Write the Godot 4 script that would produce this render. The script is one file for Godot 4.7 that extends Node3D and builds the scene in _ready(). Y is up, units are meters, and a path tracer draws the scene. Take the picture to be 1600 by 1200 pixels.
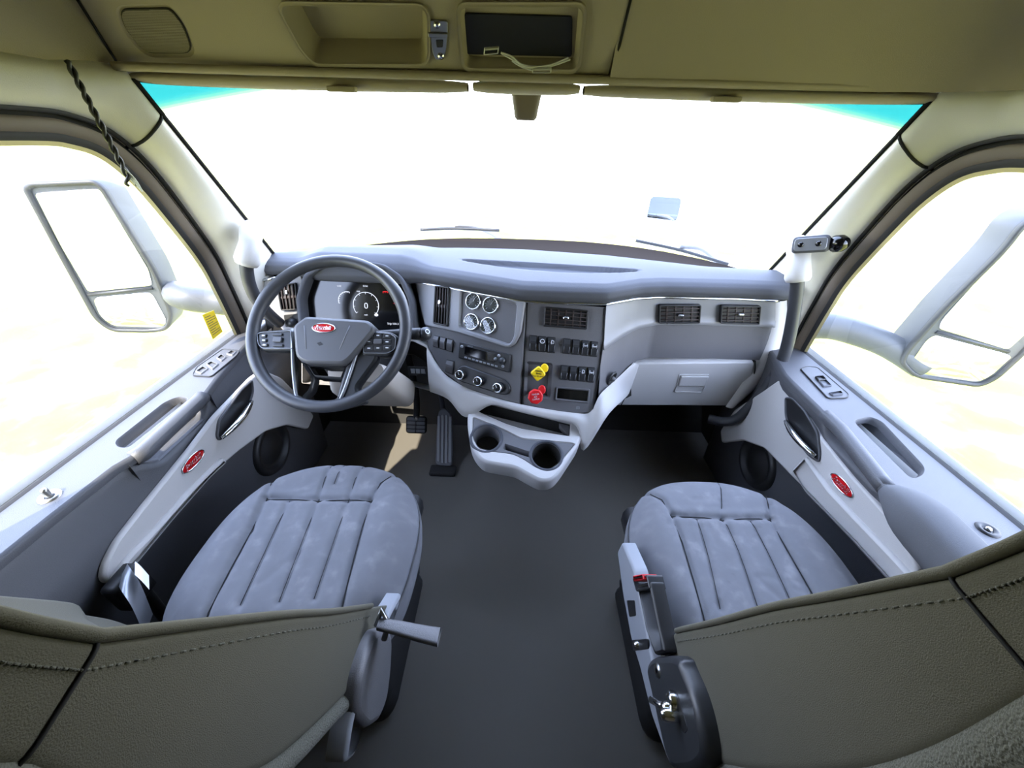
extends Node3D
# Cab of a highway truck seen from between the seats. Units are metres, the floor is y = 0, the nose points to -z.

var M := {}
var taken := {}
const FK := Transform3D(Vector3(1,0,0.008),Vector3(0.0036,0.8944,-0.4472),Vector3(-0.0072,0.4472,0.8944),Vector3(0.135,0.835,-1.149))
const FG := Transform3D(Vector3(0.9285,0,0.3714),Vector3(0.1661,0.8944,-0.4152),Vector3(-0.3322,0.4472,0.8305),Vector3(-0.18,0.835,-1.225))
const FP := Transform3D(Vector3(1,0,0),Vector3(0,0.9982,-0.0599),Vector3(0,0.0599,0.9982),Vector3(0.65,0.835,-1.22))
const FB := Transform3D(Vector3(1,0,0),Vector3(0,0.995,0.0995),Vector3(0,-0.0995,0.995),Vector3(0.6,0.56,-1.205))
const FI := Transform3D(Vector3(1,0,0),Vector3(0,0.9285,-0.3714),Vector3(0,0.3714,0.9285),Vector3(-0.5,0.8,-1.27))
const FL := Transform3D(Vector3(0.9988,0,-0.0499),Vector3(-0.0143,0.9579,-0.2867),Vector3(0.0478,0.287,0.9567),Vector3(-0.76,0.8,-1.3))
const FW := Transform3D(Vector3(1,0,0),Vector3(0,0.7071,-0.7071),Vector3(0,0.7071,0.7071),Vector3(-0.53,0.813,-0.95))
const FO := Transform3D(Vector3(1,0,0),Vector3(0,0.829,0.5593),Vector3(0,-0.5593,0.829),Vector3(0,1.375,-1))
const FT := Transform3D(Vector3(1,0,0),Vector3(0,0.342,-0.9397),Vector3(0,0.9397,0.342),Vector3(0.03,0.45,-0.93))

func _ready():
	setup_view()
	make_materials()
	build_outside()
	build_shell()
	build_overhead()
	build_door(-1)
	build_door(1)
	build_dashboard()
	build_wheel()
	build_pedals()
	build_seat(-1)
	build_seat(1)
	build_mirrors()
	build_small_things()

func setup_view():
	var cam := Camera3D.new()
	cam.name = "camera"
	cam.fov = 90.0
	cam.near = 0.02
	cam.far = 500.0
	cam.basis = Basis(Vector3.UP, deg_to_rad(0.36)) * Basis(Vector3.RIGHT, deg_to_rad(-34.2)) * Basis(Vector3.BACK, deg_to_rad(1.55))
	cam.position = Vector3(-0.015, 1.30, 0.0)
	add_child(cam)
	cam.current = true
	var sky_mat := ProceduralSkyMaterial.new()
	sky_mat.sky_top_color = Color(0.67, 0.745, 0.90)
	sky_mat.sky_horizon_color = Color(0.92, 0.94, 0.97)
	sky_mat.ground_horizon_color = Color(0.80, 0.80, 0.70)
	sky_mat.ground_bottom_color = Color(0.60, 0.58, 0.42)
	sky_mat.sky_energy_multiplier = 1.0
	var sky := Sky.new()
	sky.sky_material = sky_mat
	var env := Environment.new()
	env.background_mode = Environment.BG_SKY
	env.sky = sky
	env.background_energy_multiplier = 5.6
	env.tonemap_mode = Environment.TONE_MAPPER_LINEAR
	env.tonemap_exposure = 3.2
	env.ssao_enabled = true
	env.ssil_enabled = true
	env.sdfgi_enabled = true
	var we := WorldEnvironment.new()
	we.name = "environment"
	we.environment = env
	add_child(we)
	var sun := DirectionalLight3D.new()
	sun.name = "sun"
	sun.light_color = Color(1.0, 0.96, 0.88)
	sun.light_energy = 1.7
	sun.light_angular_distance = 0.5
	sun.shadow_enabled = true
	add_child(sun)
	sun.look_at_from_position(Vector3.ZERO, Vector3(0.42, -1.0, -0.86))

# ---------------------------------------------------------------- helpers
func noise_tex(freq: float, octaves: int, lo: Color, hi: Color, size := 256, as_normal := false, strength := 2.0) -> NoiseTexture2D:
	var n := FastNoiseLite.new()
	n.seed = 7
	n.noise_type = FastNoiseLite.TYPE_SIMPLEX_SMOOTH
	n.frequency = freq
	n.fractal_octaves = octaves
	var t := NoiseTexture2D.new()
	t.width = size
	t.height = size
	t.seamless = true
	t.noise = n
	if as_normal:
		t.as_normal_map = true
		t.bump_strength = strength
	else:
		var g := Gradient.new()
		g.set_color(0, lo)
		g.set_color(1, hi)
		t.color_ramp = g
	return t

func std(key: String, col: Color, rough := 0.6, metal := 0.0) -> StandardMaterial3D:
	var m := StandardMaterial3D.new()
	m.resource_name = key
	m.albedo_color = col
	m.roughness = rough
	m.metallic = metal
	M[key] = m
	return m

func grain(m: StandardMaterial3D, tex: Texture2D, scale: float, amount: float):
	m.normal_enabled = true
	m.normal_texture = tex
	m.normal_scale = amount
	m.uv1_triplanar = true
	m.uv1_world_triplanar = true
	m.uv1_scale = Vector3.ONE * scale

func make_materials():
	var fine := noise_tex(0.12, 3, Color.BLACK, Color.WHITE, 256, true, 4.0)
	var mott := noise_tex(0.014, 6, Color(0.80, 0.805, 0.82), Color(1, 1, 1), 512)
	mott.color_ramp.add_point(0.50, Color(0.83, 0.835, 0.85))
	mott.color_ramp.add_point(0.66, Color(0.86, 0.86, 0.875))
	mott.color_ramp.add_point(0.78, Color(0.91, 0.91, 0.92))
	grain(std("dash_pad", Color(0.30, 0.305, 0.325), 0.62), fine, 14.0, 0.35)
	M.dash_pad.metallic_specular = 0.3
	grain(std("dash_dark", Color(0.36, 0.357, 0.365), 0.48), fine, 14.0, 0.30)
	grain(std("light_trim", Color(0.72, 0.71, 0.70), 0.52), fine, 14.0, 0.25)
	grain(std("pillar_trim", Color(0.86, 0.845, 0.80), 0.62), fine, 14.0, 0.25)
	grain(std("header_trim", Color(0.74, 0.725, 0.66), 0.7), fine, 14.0, 0.25)
	grain(std("headliner", Color(0.60, 0.56, 0.465), 0.85), fine, 20.0, 0.5)
	grain(std("door_dark", Color(0.285, 0.287, 0.30), 0.52), fine, 14.0, 0.35)
	std("brushed", Color(0.49, 0.49, 0.50), 0.42)
	std("cowl", Color(0.16, 0.135, 0.115), 0.95).metallic_specular = 0.15
	std("mirror_frame", Color(0.13, 0.125, 0.12), 0.5)
	std("mirror_arm", Color(0.24, 0.245, 0.255), 0.5)
	std("skirt_grey", Color(0.52, 0.53, 0.55), 0.5)
	grain(std("arm_cloth", Color(0.33, 0.335, 0.35), 0.9), fine, 24.0, 0.4)
	std("seam", Color(0.055, 0.055, 0.06), 0.8)
	std("black", Color(0.085, 0.085, 0.09), 0.5)
	std("black_gloss", Color(0.03, 0.03, 0.035), 0.12)
	std("gap", Color(0.06, 0.055, 0.05), 0.9)
	std("rubber", Color(0.13, 0.125, 0.12), 0.75)
	std("seal_brown", Color(0.40, 0.36, 0.31), 0.7)
	std("seal_yellow", Color(0.78, 0.73, 0.52), 0.6)
	std("chrome", Color(0.86, 0.87, 0.88), 0.14, 1.0)
	std("steel", Color(0.62, 0.62, 0.61), 0.32, 1.0)
	std("wheel_black", Color(0.165, 0.17, 0.18), 0.40)
	std("wheel_grip", Color(0.20, 0.205, 0.22), 0.45)
	std("hub_grey", Color(0.32, 0.322, 0.335), 0.45)
	std("silver_paint", Color(0.55, 0.56, 0.58), 0.35, 0.5)
	std("red", Color(0.72, 0.045, 0.075), 0.28)
	std("valve_yellow", Color(0.93, 0.79, 0.05), 0.45)
	std("valve_red", Color(0.82, 0.07, 0.10), 0.45)
	std("white", Color(0.90, 0.90, 0.89), 0.4)
	std("print_white", Color(0.82, 0.83, 0.85), 0.6)
	std("print_grey", Color(0.55, 0.56, 0.58), 0.6)
	std("paint_white", Color(0.90, 0.90, 0.90), 0.25)
	std("mirror", Color(0.93, 0.94, 0.95), 0.02, 1.0)
	std("sticker", Color(0.93, 0.80, 0.14), 0.55)
	std("cable", Color(0.11, 0.11, 0.10), 0.5)
	std("wire_white", Color(0.78, 0.78, 0.72), 0.5)
	std("buckle_red", Color(0.75, 0.10, 0.13), 0.4)
	std("vent_slat", Color(0.20, 0.16, 0.15), 0.45)
	std("beige", Color(0.62, 0.59, 0.55), 0.6)
	var floor_m := std("floor_mat", Color(0.385, 0.37, 0.345), 0.85)
	grain(floor_m, fine, 30.0, 0.6)
	var cloth := std("seat_cloth", Color(0.48, 0.48, 0.49), 0.92)
	cloth.rim_enabled = true
	cloth.rim = 0.25
	cloth.albedo_texture = mott
	cloth.uv1_triplanar = true
	cloth.uv1_world_triplanar = true
	cloth.uv1_scale = Vector3.ONE * 2.2
	var cloth2 := std("seat_back_cloth", Color(0.285, 0.275, 0.228), 0.92)
	cloth2.rim_enabled = true
	cloth2.rim = 0.2
	grain(cloth2, fine, 24.0, 0.6)
	var felt := std("felt", Color(0.30, 0.30, 0.265), 1.0)
	felt.rim_enabled = true
	felt.rim = 0.5
	grain(felt, fine, 12.0, 1.6)
	var mesh_m := std("speaker_cloth", Color(0.20, 0.185, 0.15), 0.9)
	grain(mesh_m, fine, 40.0, 1.0)
	var glass := std("glass", Color(0.9, 0.97, 0.95, 0.04), 0.02)
	glass.transparency = BaseMaterial3D.TRANSPARENCY_ALPHA
	for k in 7:
		var tint := std("glass_tint_%d" % k, [Color(0.42, 0.42, 0.39), Color(0.36, 0.385, 0.31), Color(0.25, 0.345, 0.265), Color(0.16, 0.31, 0.26), Color(0.105, 0.285, 0.265), Color(0.075, 0.275, 0.268), Color(0.06, 0.27, 0.265)][k], 0.0)
		tint.albedo_color.a = 0.0
		tint.refraction_enabled = true
		tint.refraction_scale = 0.0
		tint.transparency = BaseMaterial3D.TRANSPARENCY_ALPHA
	var ground := std("ground", Color(1, 1, 1), 0.95)
	var gt := noise_tex(0.012, 5, Color(0.40, 0.42, 0.13), Color(0.64, 0.615, 0.31), 512)
	gt.color_ramp.add_point(0.34, Color(0.46, 0.46, 0.17))
	gt.color_ramp.add_point(0.46, Color(0.60, 0.585, 0.275))
	ground.albedo_texture = gt
	ground.uv1_triplanar = true
	ground.uv1_world_triplanar = true
	ground.uv1_scale = Vector3.ONE * 0.16
	for e in [["glow_white", Color(0.85, 0.88, 0.95), 0.5], ["glow_red", Color(0.9, 0.08, 0.10), 0.5], ["glow_orange", Color(1.0, 0.45, 0.12), 0.5]]:
		var g := std(e[0], Color(0.05, 0.05, 0.05), 0.4)
		g.emission_enabled = true
		g.emission = e[1]
		g.emission_energy_multiplier = e[2]

func numbered(called: String) -> String:
	taken[called] = taken.get(called, -1) + 1
	return called if taken[called] == 0 else "%s_%03d" % [called, taken[called]]

func thing(called: String, label: String, category: String, group := "", at := Vector3.ZERO) -> Node3D:
	var o := Node3D.new()
	o.name = numbered(called)
	add_child(o)
	o.position = at
	o.set_meta("label", label)
	o.set_meta("category", category)
	if group:
		o.set_meta("group", group)
	return o

func struct(called: String, label := "") -> Node3D:
	var o := Node3D.new()
	o.name = called
	add_child(o)
	o.set_meta("kind", "structure")
	if label:
		o.set_meta("label", label)
	return o

# A mesh under parent. Vertices are given in world metres; frames are baked in.
func put(called: String, st: SurfaceTool, mat: String, parent: Node3D, label := "") -> MeshInstance3D:
	st.generate_normals()
	var o := MeshInstance3D.new()
	o.name = called
	o.mesh = st.commit()
	o.material_override = M[mat]
	parent.add_child(o, true)
	var up := Vector3.ZERO
	var n: Node = parent
	while n != self:
		up += (n as Node3D).position
		n = n.get_parent()
	o.position = -up
	if label:
		o.set_meta("label", label)
	return o

func surf() -> SurfaceTool:
	var st := SurfaceTool.new()
	st.begin(Mesh.PRIMITIVE_TRIANGLES)
	return st

func tri(st: SurfaceTool, a: Vector3, b: Vector3, c: Vector3):
	st.add_vertex(a)
	st.add_vertex(b)
	st.add_vertex(c)

func quad(st: SurfaceTool, a: Vector3, b: Vector3, c: Vector3, d: Vector3):
	tri(st, a, b, c)
	tri(st, a, c, d)

# Rows of points joined by quads; smooth.
func loft(st: SurfaceTool, rows: Array, closed := false, group := 0):
	st.set_smooth_group(group)
	for i in rows.size() - 1:
		var a = rows[i]
		var b = rows[i + 1]
		var n: int = a.size()
		for j in (n if closed else n - 1):
			var k := (j + 1) % n
			quad(st, a[j], b[j], b[k], a[k])

func cap(st: SurfaceTool, poly, xf: Transform3D, z: float):
	st.set_smooth_group(-1)
	var pv := PackedVector2Array(poly)
	var idx := Geometry2D.triangulate_polygon(pv)
	for i in range(0, idx.size(), 3):
		tri(st, xf * v3(pv[idx[i]], z), xf * v3(pv[idx[i + 2]], z), xf * v3(pv[idx[i + 1]], z))

func v3(p: Vector2, z: float) -> Vector3:
	return Vector3(p.x, p.y, z)

func ccw(poly) -> Array:
	var pts: Array = Array(poly).duplicate()
	var area := 0.0
	for i in pts.size():
		var p: Vector2 = pts[i]
		var q: Vector2 = pts[(i + 1) % pts.size()]
		area += p.x * q.y - q.x * p.y
	if area < 0.0:
		pts.reverse()
	return pts

func inset(poly, d: float) -> Array:
	var out := []
	var n: int = poly.size()
	for i in n:
		var a: Vector2 = poly[(i + n - 1) % n]
		var b: Vector2 = poly[i]
		var c: Vector2 = poly[(i + 1) % n]
		var e1 := (b - a).normalized()
		var e2 := (c - b).normalized()
		var m := Vector2(-e1.y, e1.x) + Vector2(-e2.y, e2.x)
		var l := maxf(m.length(), 0.3)
		m = m.normalized()
		out.append(b + m * d * minf(2.0 / l, 1.6))
	return out

func ring3(poly, xf: Transform3D, z: float) -> Array:
	var out := []
	for p in poly:
		out.append(xf * v3(p, z))
	return out

# Extruded outline with a bevelled front edge; the front lies at z1 of the frame.
func plate(st: SurfaceTool, poly, xf: Transform3D, z0: float, z1: float, bevel := 0.002):
	var p := ccw(poly)
	var b := minf(bevel, absf(z1 - z0) * 0.9)
	var f1 := inset(p, b * 0.3)
	var f2 := inset(p, b)
	loft(st, [ring3(p, xf, z0), ring3(p, xf, z1 - b), ring3(f1, xf, z1 - b * 0.3), ring3(f2, xf, z1)], true)
	cap(st, f2, xf, z1)

# A plate with pockets. holes: [outline, depth, floor inset]; depth 0 leaves it open.
func pocketed(st: SurfaceTool, poly, holes: Array, xf: Transform3D, z0: float, z1: float, bevel := 0.003):
	var p := ccw(poly)
	var f1 := inset(p, bevel * 0.3)
	var f2 := inset(p, bevel)
	loft(st, [ring3(p, xf, z0), ring3(p, xf, z1 - bevel), ring3(f1, xf, z1 - bevel * 0.3), ring3(f2, xf, z1)], true)
	var pieces := [PackedVector2Array(f2)]
	for h in holes:
		var hp := PackedVector2Array(ccw(h[0]))
		var cy := 0.0
		for q in hp:
			cy += q.y / hp.size()
		var next := []
		for piece in pieces:
			for half in [PackedVector2Array([Vector2(-9, cy), Vector2(9, cy), Vector2(9, 9), Vector2(-9, 9)]), PackedVector2Array([Vector2(-9, -9), Vector2(9, -9), Vector2(9, cy), Vector2(-9, cy)])]:
				for part in Geometry2D.intersect_polygons(piece, half):
					for left in Geometry2D.clip_polygons(part, hp):
						next.append(left)
		pieces = next
		var d: float = h[1] if h[1] > 0.0 else z1 - z0
		var g1 := inset(hp, 0.003)
		var g2 := inset(hp, 0.003 + h[2])
		loft(st, [ring3(hp, xf, z1), ring3(g1, xf, z1 - 0.004), ring3(g2, xf, z1 - d)], true)
		if h[1] > 0.0:
			for fl in Geometry2D.offset_polygon(hp, -0.9 * (0.003 + h[2])):
				cap(st, fl, xf, z1 - d)
	for piece in pieces:
		cap(st, piece, xf, z1)

func frame_ring(st: SurfaceTool, outer, width: float, xf: Transform3D, z0: float, z1: float):
	var o := ccw(outer)
	var b := width * 0.25
	loft(st, [ring3(o, xf, z0), ring3(o, xf, z1 - b), ring3(inset(o, b), xf, z1), ring3(inset(o, width - b), xf, z1), ring3(inset(o, width), xf, z1 - b), ring3(inset(o, width), xf, z0)], true)

func rr(w: float, h: float, r: float, c := Vector2.ZERO, n := 4) -> Array:
	var out := []
	r = minf(r, minf(w, h) * 0.499)
	for k in 4:
		var cc := c + Vector2((w * 0.5 - r) * [1, -1, -1, 1][k], (h * 0.5 - r) * [1, 1, -1, -1][k])
		for i in n + 1:
			var a := (k + float(i) / n) * PI * 0.5
			out.append(cc + Vector2(cos(a), sin(a)) * r)
	return out

func oval(rx: float, ry: float, c := Vector2.ZERO, n := 28) -> Array:
	var out := []
	for i in n:
		var a := TAU * i / n
		out.append(c + Vector2(cos(a) * rx, sin(a) * ry))
	return out

# Rounds the corners of a polygon.
func rp(poly, r: float, n := 4) -> Array:
	var p := ccw(poly)
	var out := []
	for i in p.size():
		var b: Vector2 = p[i]
		var a: Vector2 = p[(i + p.size() - 1) % p.size()]
		var c: Vector2 = p[(i + 1) % p.size()]
		var d := minf(r, minf((a - b).length(), (c - b).length()) * 0.48)
		var s := b + (a - b).normalized() * d
		var e := b + (c - b).normalized() * d
		for k in n + 1:
			var t := float(k) / n
			out.append(s.lerp(b, t).lerp(b.lerp(e, t), t))
	return out

func spline(pts, per := 6, closed := false) -> Array:
	var out := []
	var n: int = pts.size()
	for i in (n if closed else n - 1):
		var p0 = pts[(i + n - 1) % n] if closed else pts[maxi(i - 1, 0)]
		var p1 = pts[i]
		var p2 = pts[(i + 1) % n]
		var p3 = pts[(i + 2) % n] if closed else pts[mini(i + 2, n - 1)]
		for k in per:
			out.append(p1.cubic_interpolate(p2, p0, p3, float(k) / per))
	if not closed:
		out.append(pts[n - 1])
	return out

# A round bar along a path; radius is a number or one per point; squash flattens across `side`.
func tube(st: SurfaceTool, path, radius, sides := 10, closed := false, ends := true):
	var n: int = path.size()
	var rows := []
	var up := Vector3(0.31, 0.83, 0.46).normalized()
	for i in n:
		var a: Vector3 = path[(i + n - 1) % n] if closed else path[maxi(i - 1, 0)]
		var b: Vector3 = path[(i + 1) % n] if closed else path[mini(i + 1, n - 1)]
		var t := (b - a).normalized()
		var s := t.cross(up).normalized()
		up = s.cross(t).normalized()
		var r: float = radius if radius is float else radius[i]
		var row := []
		for k in sides:
			var an := TAU * k / sides
			row.append(path[i] + (s * cos(an) + up * sin(an)) * r)
		rows.append(row)
	if closed:
		rows.append(rows[0])
	elif ends:
		var first := []
		var last := []
		for k in sides:
			first.append(path[0])
			last.append(path[n - 1])
		rows.push_front(first)
		rows.append(last)
	loft(st, rows, true)

# Profile points (radius, height along the frame's z) turned round that axis.
func lathe(st: SurfaceTool, prof, xf: Transform3D, segs := 24, group := 0):
	var rows := []
	for p in prof:
		var row := []
		for k in segs:
			var a := TAU * k / segs
			row.append(xf * Vector3(cos(a) * p.x, sin(a) * p.x, p.y))
		rows.append(row)
	loft(st, rows, true, group)

func box(st: SurfaceTool, lo: Vector3, hi: Vector3, bevel := 0.002):
	var s := hi - lo
	plate(st, rr(s.x, s.y, bevel * 1.5, Vector2(lo.x + hi.x, lo.y + hi.y) * 0.5, 2), Transform3D(Basis(), Vector3.ZERO), lo.z, hi.z, bevel)
	cap(st, ccw(rr(s.x, s.y, bevel * 1.5, Vector2(lo.x + hi.x, lo.y + hi.y) * 0.5, 2)), Transform3D(), lo.z)

# A thick sheet between two rails of equal length, bulged by `rise` along dir.
func ribbon(st: SurfaceTool, a, b, dir: Vector3, rise: float, rows_n := 6, power := 2.0):
	var rows := []
	for k in rows_n + 1:
		var t := float(k) / rows_n
		var row := []
		for i in a.size():
			row.append(a[i].lerp(b[i], t) + dir * rise * (1.0 - pow(absf(2.0 * t - 1.0), power)))
		rows.append(row)
	loft(st, rows)

func lettering(called: String, text: String, size: float, xf: Transform3D, mat: String, parent: Node3D, slant := 0.0, font := "Droid Sans", wide := 1.0, depth := 0.0006) -> MeshInstance3D:
	var f := SystemFont.new()
	f.font_names = PackedStringArray([font])
	var tm := TextMesh.new()
	tm.text = text
	tm.font = f
	tm.font_size = 32
	tm.pixel_size = size / 32.0
	tm.depth = depth
	tm.curve_step = 2.0
	var st := SurfaceTool.new()
	st.begin(Mesh.PRIMITIVE_TRIANGLES)
	for i in tm.get_surface_count():
		st.append_from(tm, i, xf * Transform3D(Basis(Vector3(wide, 0, 0), Vector3(slant, 1, 0), Vector3(0, 0, 1)), Vector3.ZERO))
	return put(called, st, mat, parent)

func at_frame(f: Transform3D, p: Vector2, z := 0.0, turn := 0.0) -> Transform3D:
	return f * Transform3D(Basis(Vector3.BACK, turn), Vector3(p.x, p.y, z))

func mirror_x(pts, s: float) -> Array:
	var out := []
	for p in pts:
		out.append(Vector3(p.x * s, p.y, p.z))
	return out

# The red oval badge with its script lettering and chrome rim, lying on a frame.
func badge(parent: Node3D, xf: Transform3D, rx: float, ry: float, called := "emblem"):
	var st := surf()
	lathe(st, [Vector2(0.0, 0.0022), Vector2(0.7, 0.0020), Vector2(0.95, 0.0012), Vector2(1.0, 0.0)], xf * Transform3D(Basis.from_scale(Vector3(rx, ry, 1)), Vector3.ZERO), 32)
	var e := put(called, st, "red", parent, "red oval emblem with chrome rim and script lettering")
	st = surf()
	var path := []
	for i in 36:
		path.append(xf * Vector3(cos(TAU * i / 36) * rx, sin(TAU * i / 36) * ry, 0.001))
	tube(st, path, rx * 0.045, 6, true)
	put("rim", st, "chrome", e)
	lettering("script", "Peterbilt", ry * 1.15, xf * Transform3D(Basis(), Vector3(0, 0, 0.0022)), "chrome", e, 0.35, "Droid Serif", rx / ry * 0.30)

# ---------------------------------------------------------------- outside
func build_outside():
	var st := surf()
	var rows := []
	for i in 41:
		var row := []
		for j in 41:
			row.append(Vector3((j - 20) * 10.0, -1.15, (i - 20) * 10.0))
		rows.append(row)
	loft(st, rows)
	var g := struct("ground", "sunlit pale dry grass field")
	put("dry_grass", st, "ground", g)
	# The white hood in front of the windshield
	var hood := thing("engine_hood", "white hood of the truck beyond the windshield", "hood", "", Vector3(0, -0.4, -2.6))
	st = surf()
	rows = []
	for i in 21:
		var t := i / 20.0
		var z := lerpf(-1.95, -3.3, t)
		var w := lerpf(0.80, 0.62, t)
		var top := 0.80 - 0.22 * t - 0.12 * t * t
		var row := []
		for j in 25:
			var a := lerpf(-1.0, 1.0, j / 24.0)
			row.append(Vector3(w * signf(a) * pow(absf(a), 0.8), top - 0.10 * a * a - (1.1 * pow(absf(a), 9.0)), z))
		rows.append(row)
	loft(st, rows)
	put("hood_shell", st, "paint_white", hood)
	for s in [-1.0, 1.0]:
		st = surf()
		rows = []
		for i in 19:
			var a := PI * i / 18.0
			var row := []
			for j in 9:
				var b := j / 8.0
				row.append(Vector3(s * (0.72 + 0.42 * b), -0.35 + sin(a) * (0.72 - 0.14 * b * b), -2.75 + cos(a) * (0.72 - 0.10 * b * b)))
			rows.append(row)
		loft(st, rows)
		put("fender", st, "paint_white", hood)
	# Small mirror on the right fender
	var fm := thing("fender_mirror", "small square mirror standing on the right fender outside the windshield", "mirror", "", Vector3(0.95, 0.30, -2.7))
	var fx := Transform3D(Basis(Vector3.UP, -0.25) * Basis(Vector3.RIGHT, -0.1), Vector3(0.88, 0.88, -2.6))
	st = surf()
	plate(st, rr(0.22, 0.165, 0.035), fx, -0.07, 0.0, 0.015)
	put("housing", st, "paint_white", fm)
	st = surf()
	plate(st, rr(0.185, 0.135, 0.025), fx, 0.0, 0.004, 0.001)
	put("mirror_glass", st, "mirror", fm)
	st = surf()
	tube(st, spline([fx * Vector3(-0.04, -0.06, -0.04), Vector3(0.86, 0.66, -2.62), Vector3(0.90, 0.42, -2.66)]), 0.016)
	put("stalk", st, "paint_white", fm)

# ---------------------------------------------------------------- shell
func zs(x: float) -> float:      # front edge of the dash pad in plan
	return sample([[-0.95, -1.32], [-0.76, -1.315], [-0.37, -1.30], [0.0, -1.152], [0.14, -1.147], [0.265, -1.148], [0.30, -1.165], [0.38, -1.205], [0.46, -1.222], [0.70, -1.226], [0.95, -1.215]], x)

func sample(table: Array, x: float) -> float:
	for i in table.size() - 1:
		if x <= table[i + 1][0]:
			return lerpf(table[i][1], table[i + 1][1], clampf((x - table[i][0]) / (table[i + 1][0] - table[i][0]), 0.0, 1.0))
	return table[-1][1]

func ws(x: float, t: float) -> Vector3:      # the windshield: t = 0 at the cowl, 1 at the roof
	var q := clampf(absf(x), 0.0, 1.1)
	var b := Vector3(x * 0.908, 0.875 - 0.023 * q * q, -1.76 + 0.36 * pow(q, 3.0))
	var c := Vector3(x * 0.835, 1.475 - 0.12 * q * q, -1.20 + 0.205 * q * q)
	return b.lerp(c, t)

func window_path() -> Array:      # edge of the right door glass, front lower corner to rear lower corner
	return [Vector3(1.0014,0.6484,-1.1901), Vector3(0.9954,0.6984,-1.1814), Vector3(0.9798,0.8271,-1.1541), Vector3(0.9666,0.9367,-1.1241), Vector3(0.9483,1.0883,-1.0478), Vector3(0.9389,1.1661,-0.9998), Vector3(0.9329,1.2156,-0.9497), Vector3(0.9304,1.2367,-0.8942), Vector3(0.9295,1.2441,-0.8393)] + [Vector3(0.93, 1.247, -0.70), Vector3(0.931, 1.243, -0.50), Vector3(0.934, 1.22, -0.36), Vector3(0.95, 1.10, -0.28), Vector3(0.975, 0.86, -0.26), Vector3(1.0, 0.66, -0.26)]

func offset_path(path, d: float, inward: float) -> Array:
	var out := []
	for i in path.size():
		var a: Vector3 = path[maxi(i - 1, 0)]
		var b: Vector3 = path[mini(i + 1, path.size() - 1)]
		var t := (b - a).normalized()
		var n := t.cross(Vector3(1, 0.12, 0).normalized()).normalized()
		out.append(path[i] + n * d + Vector3(-inward, 0, 0))
	return out

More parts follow.
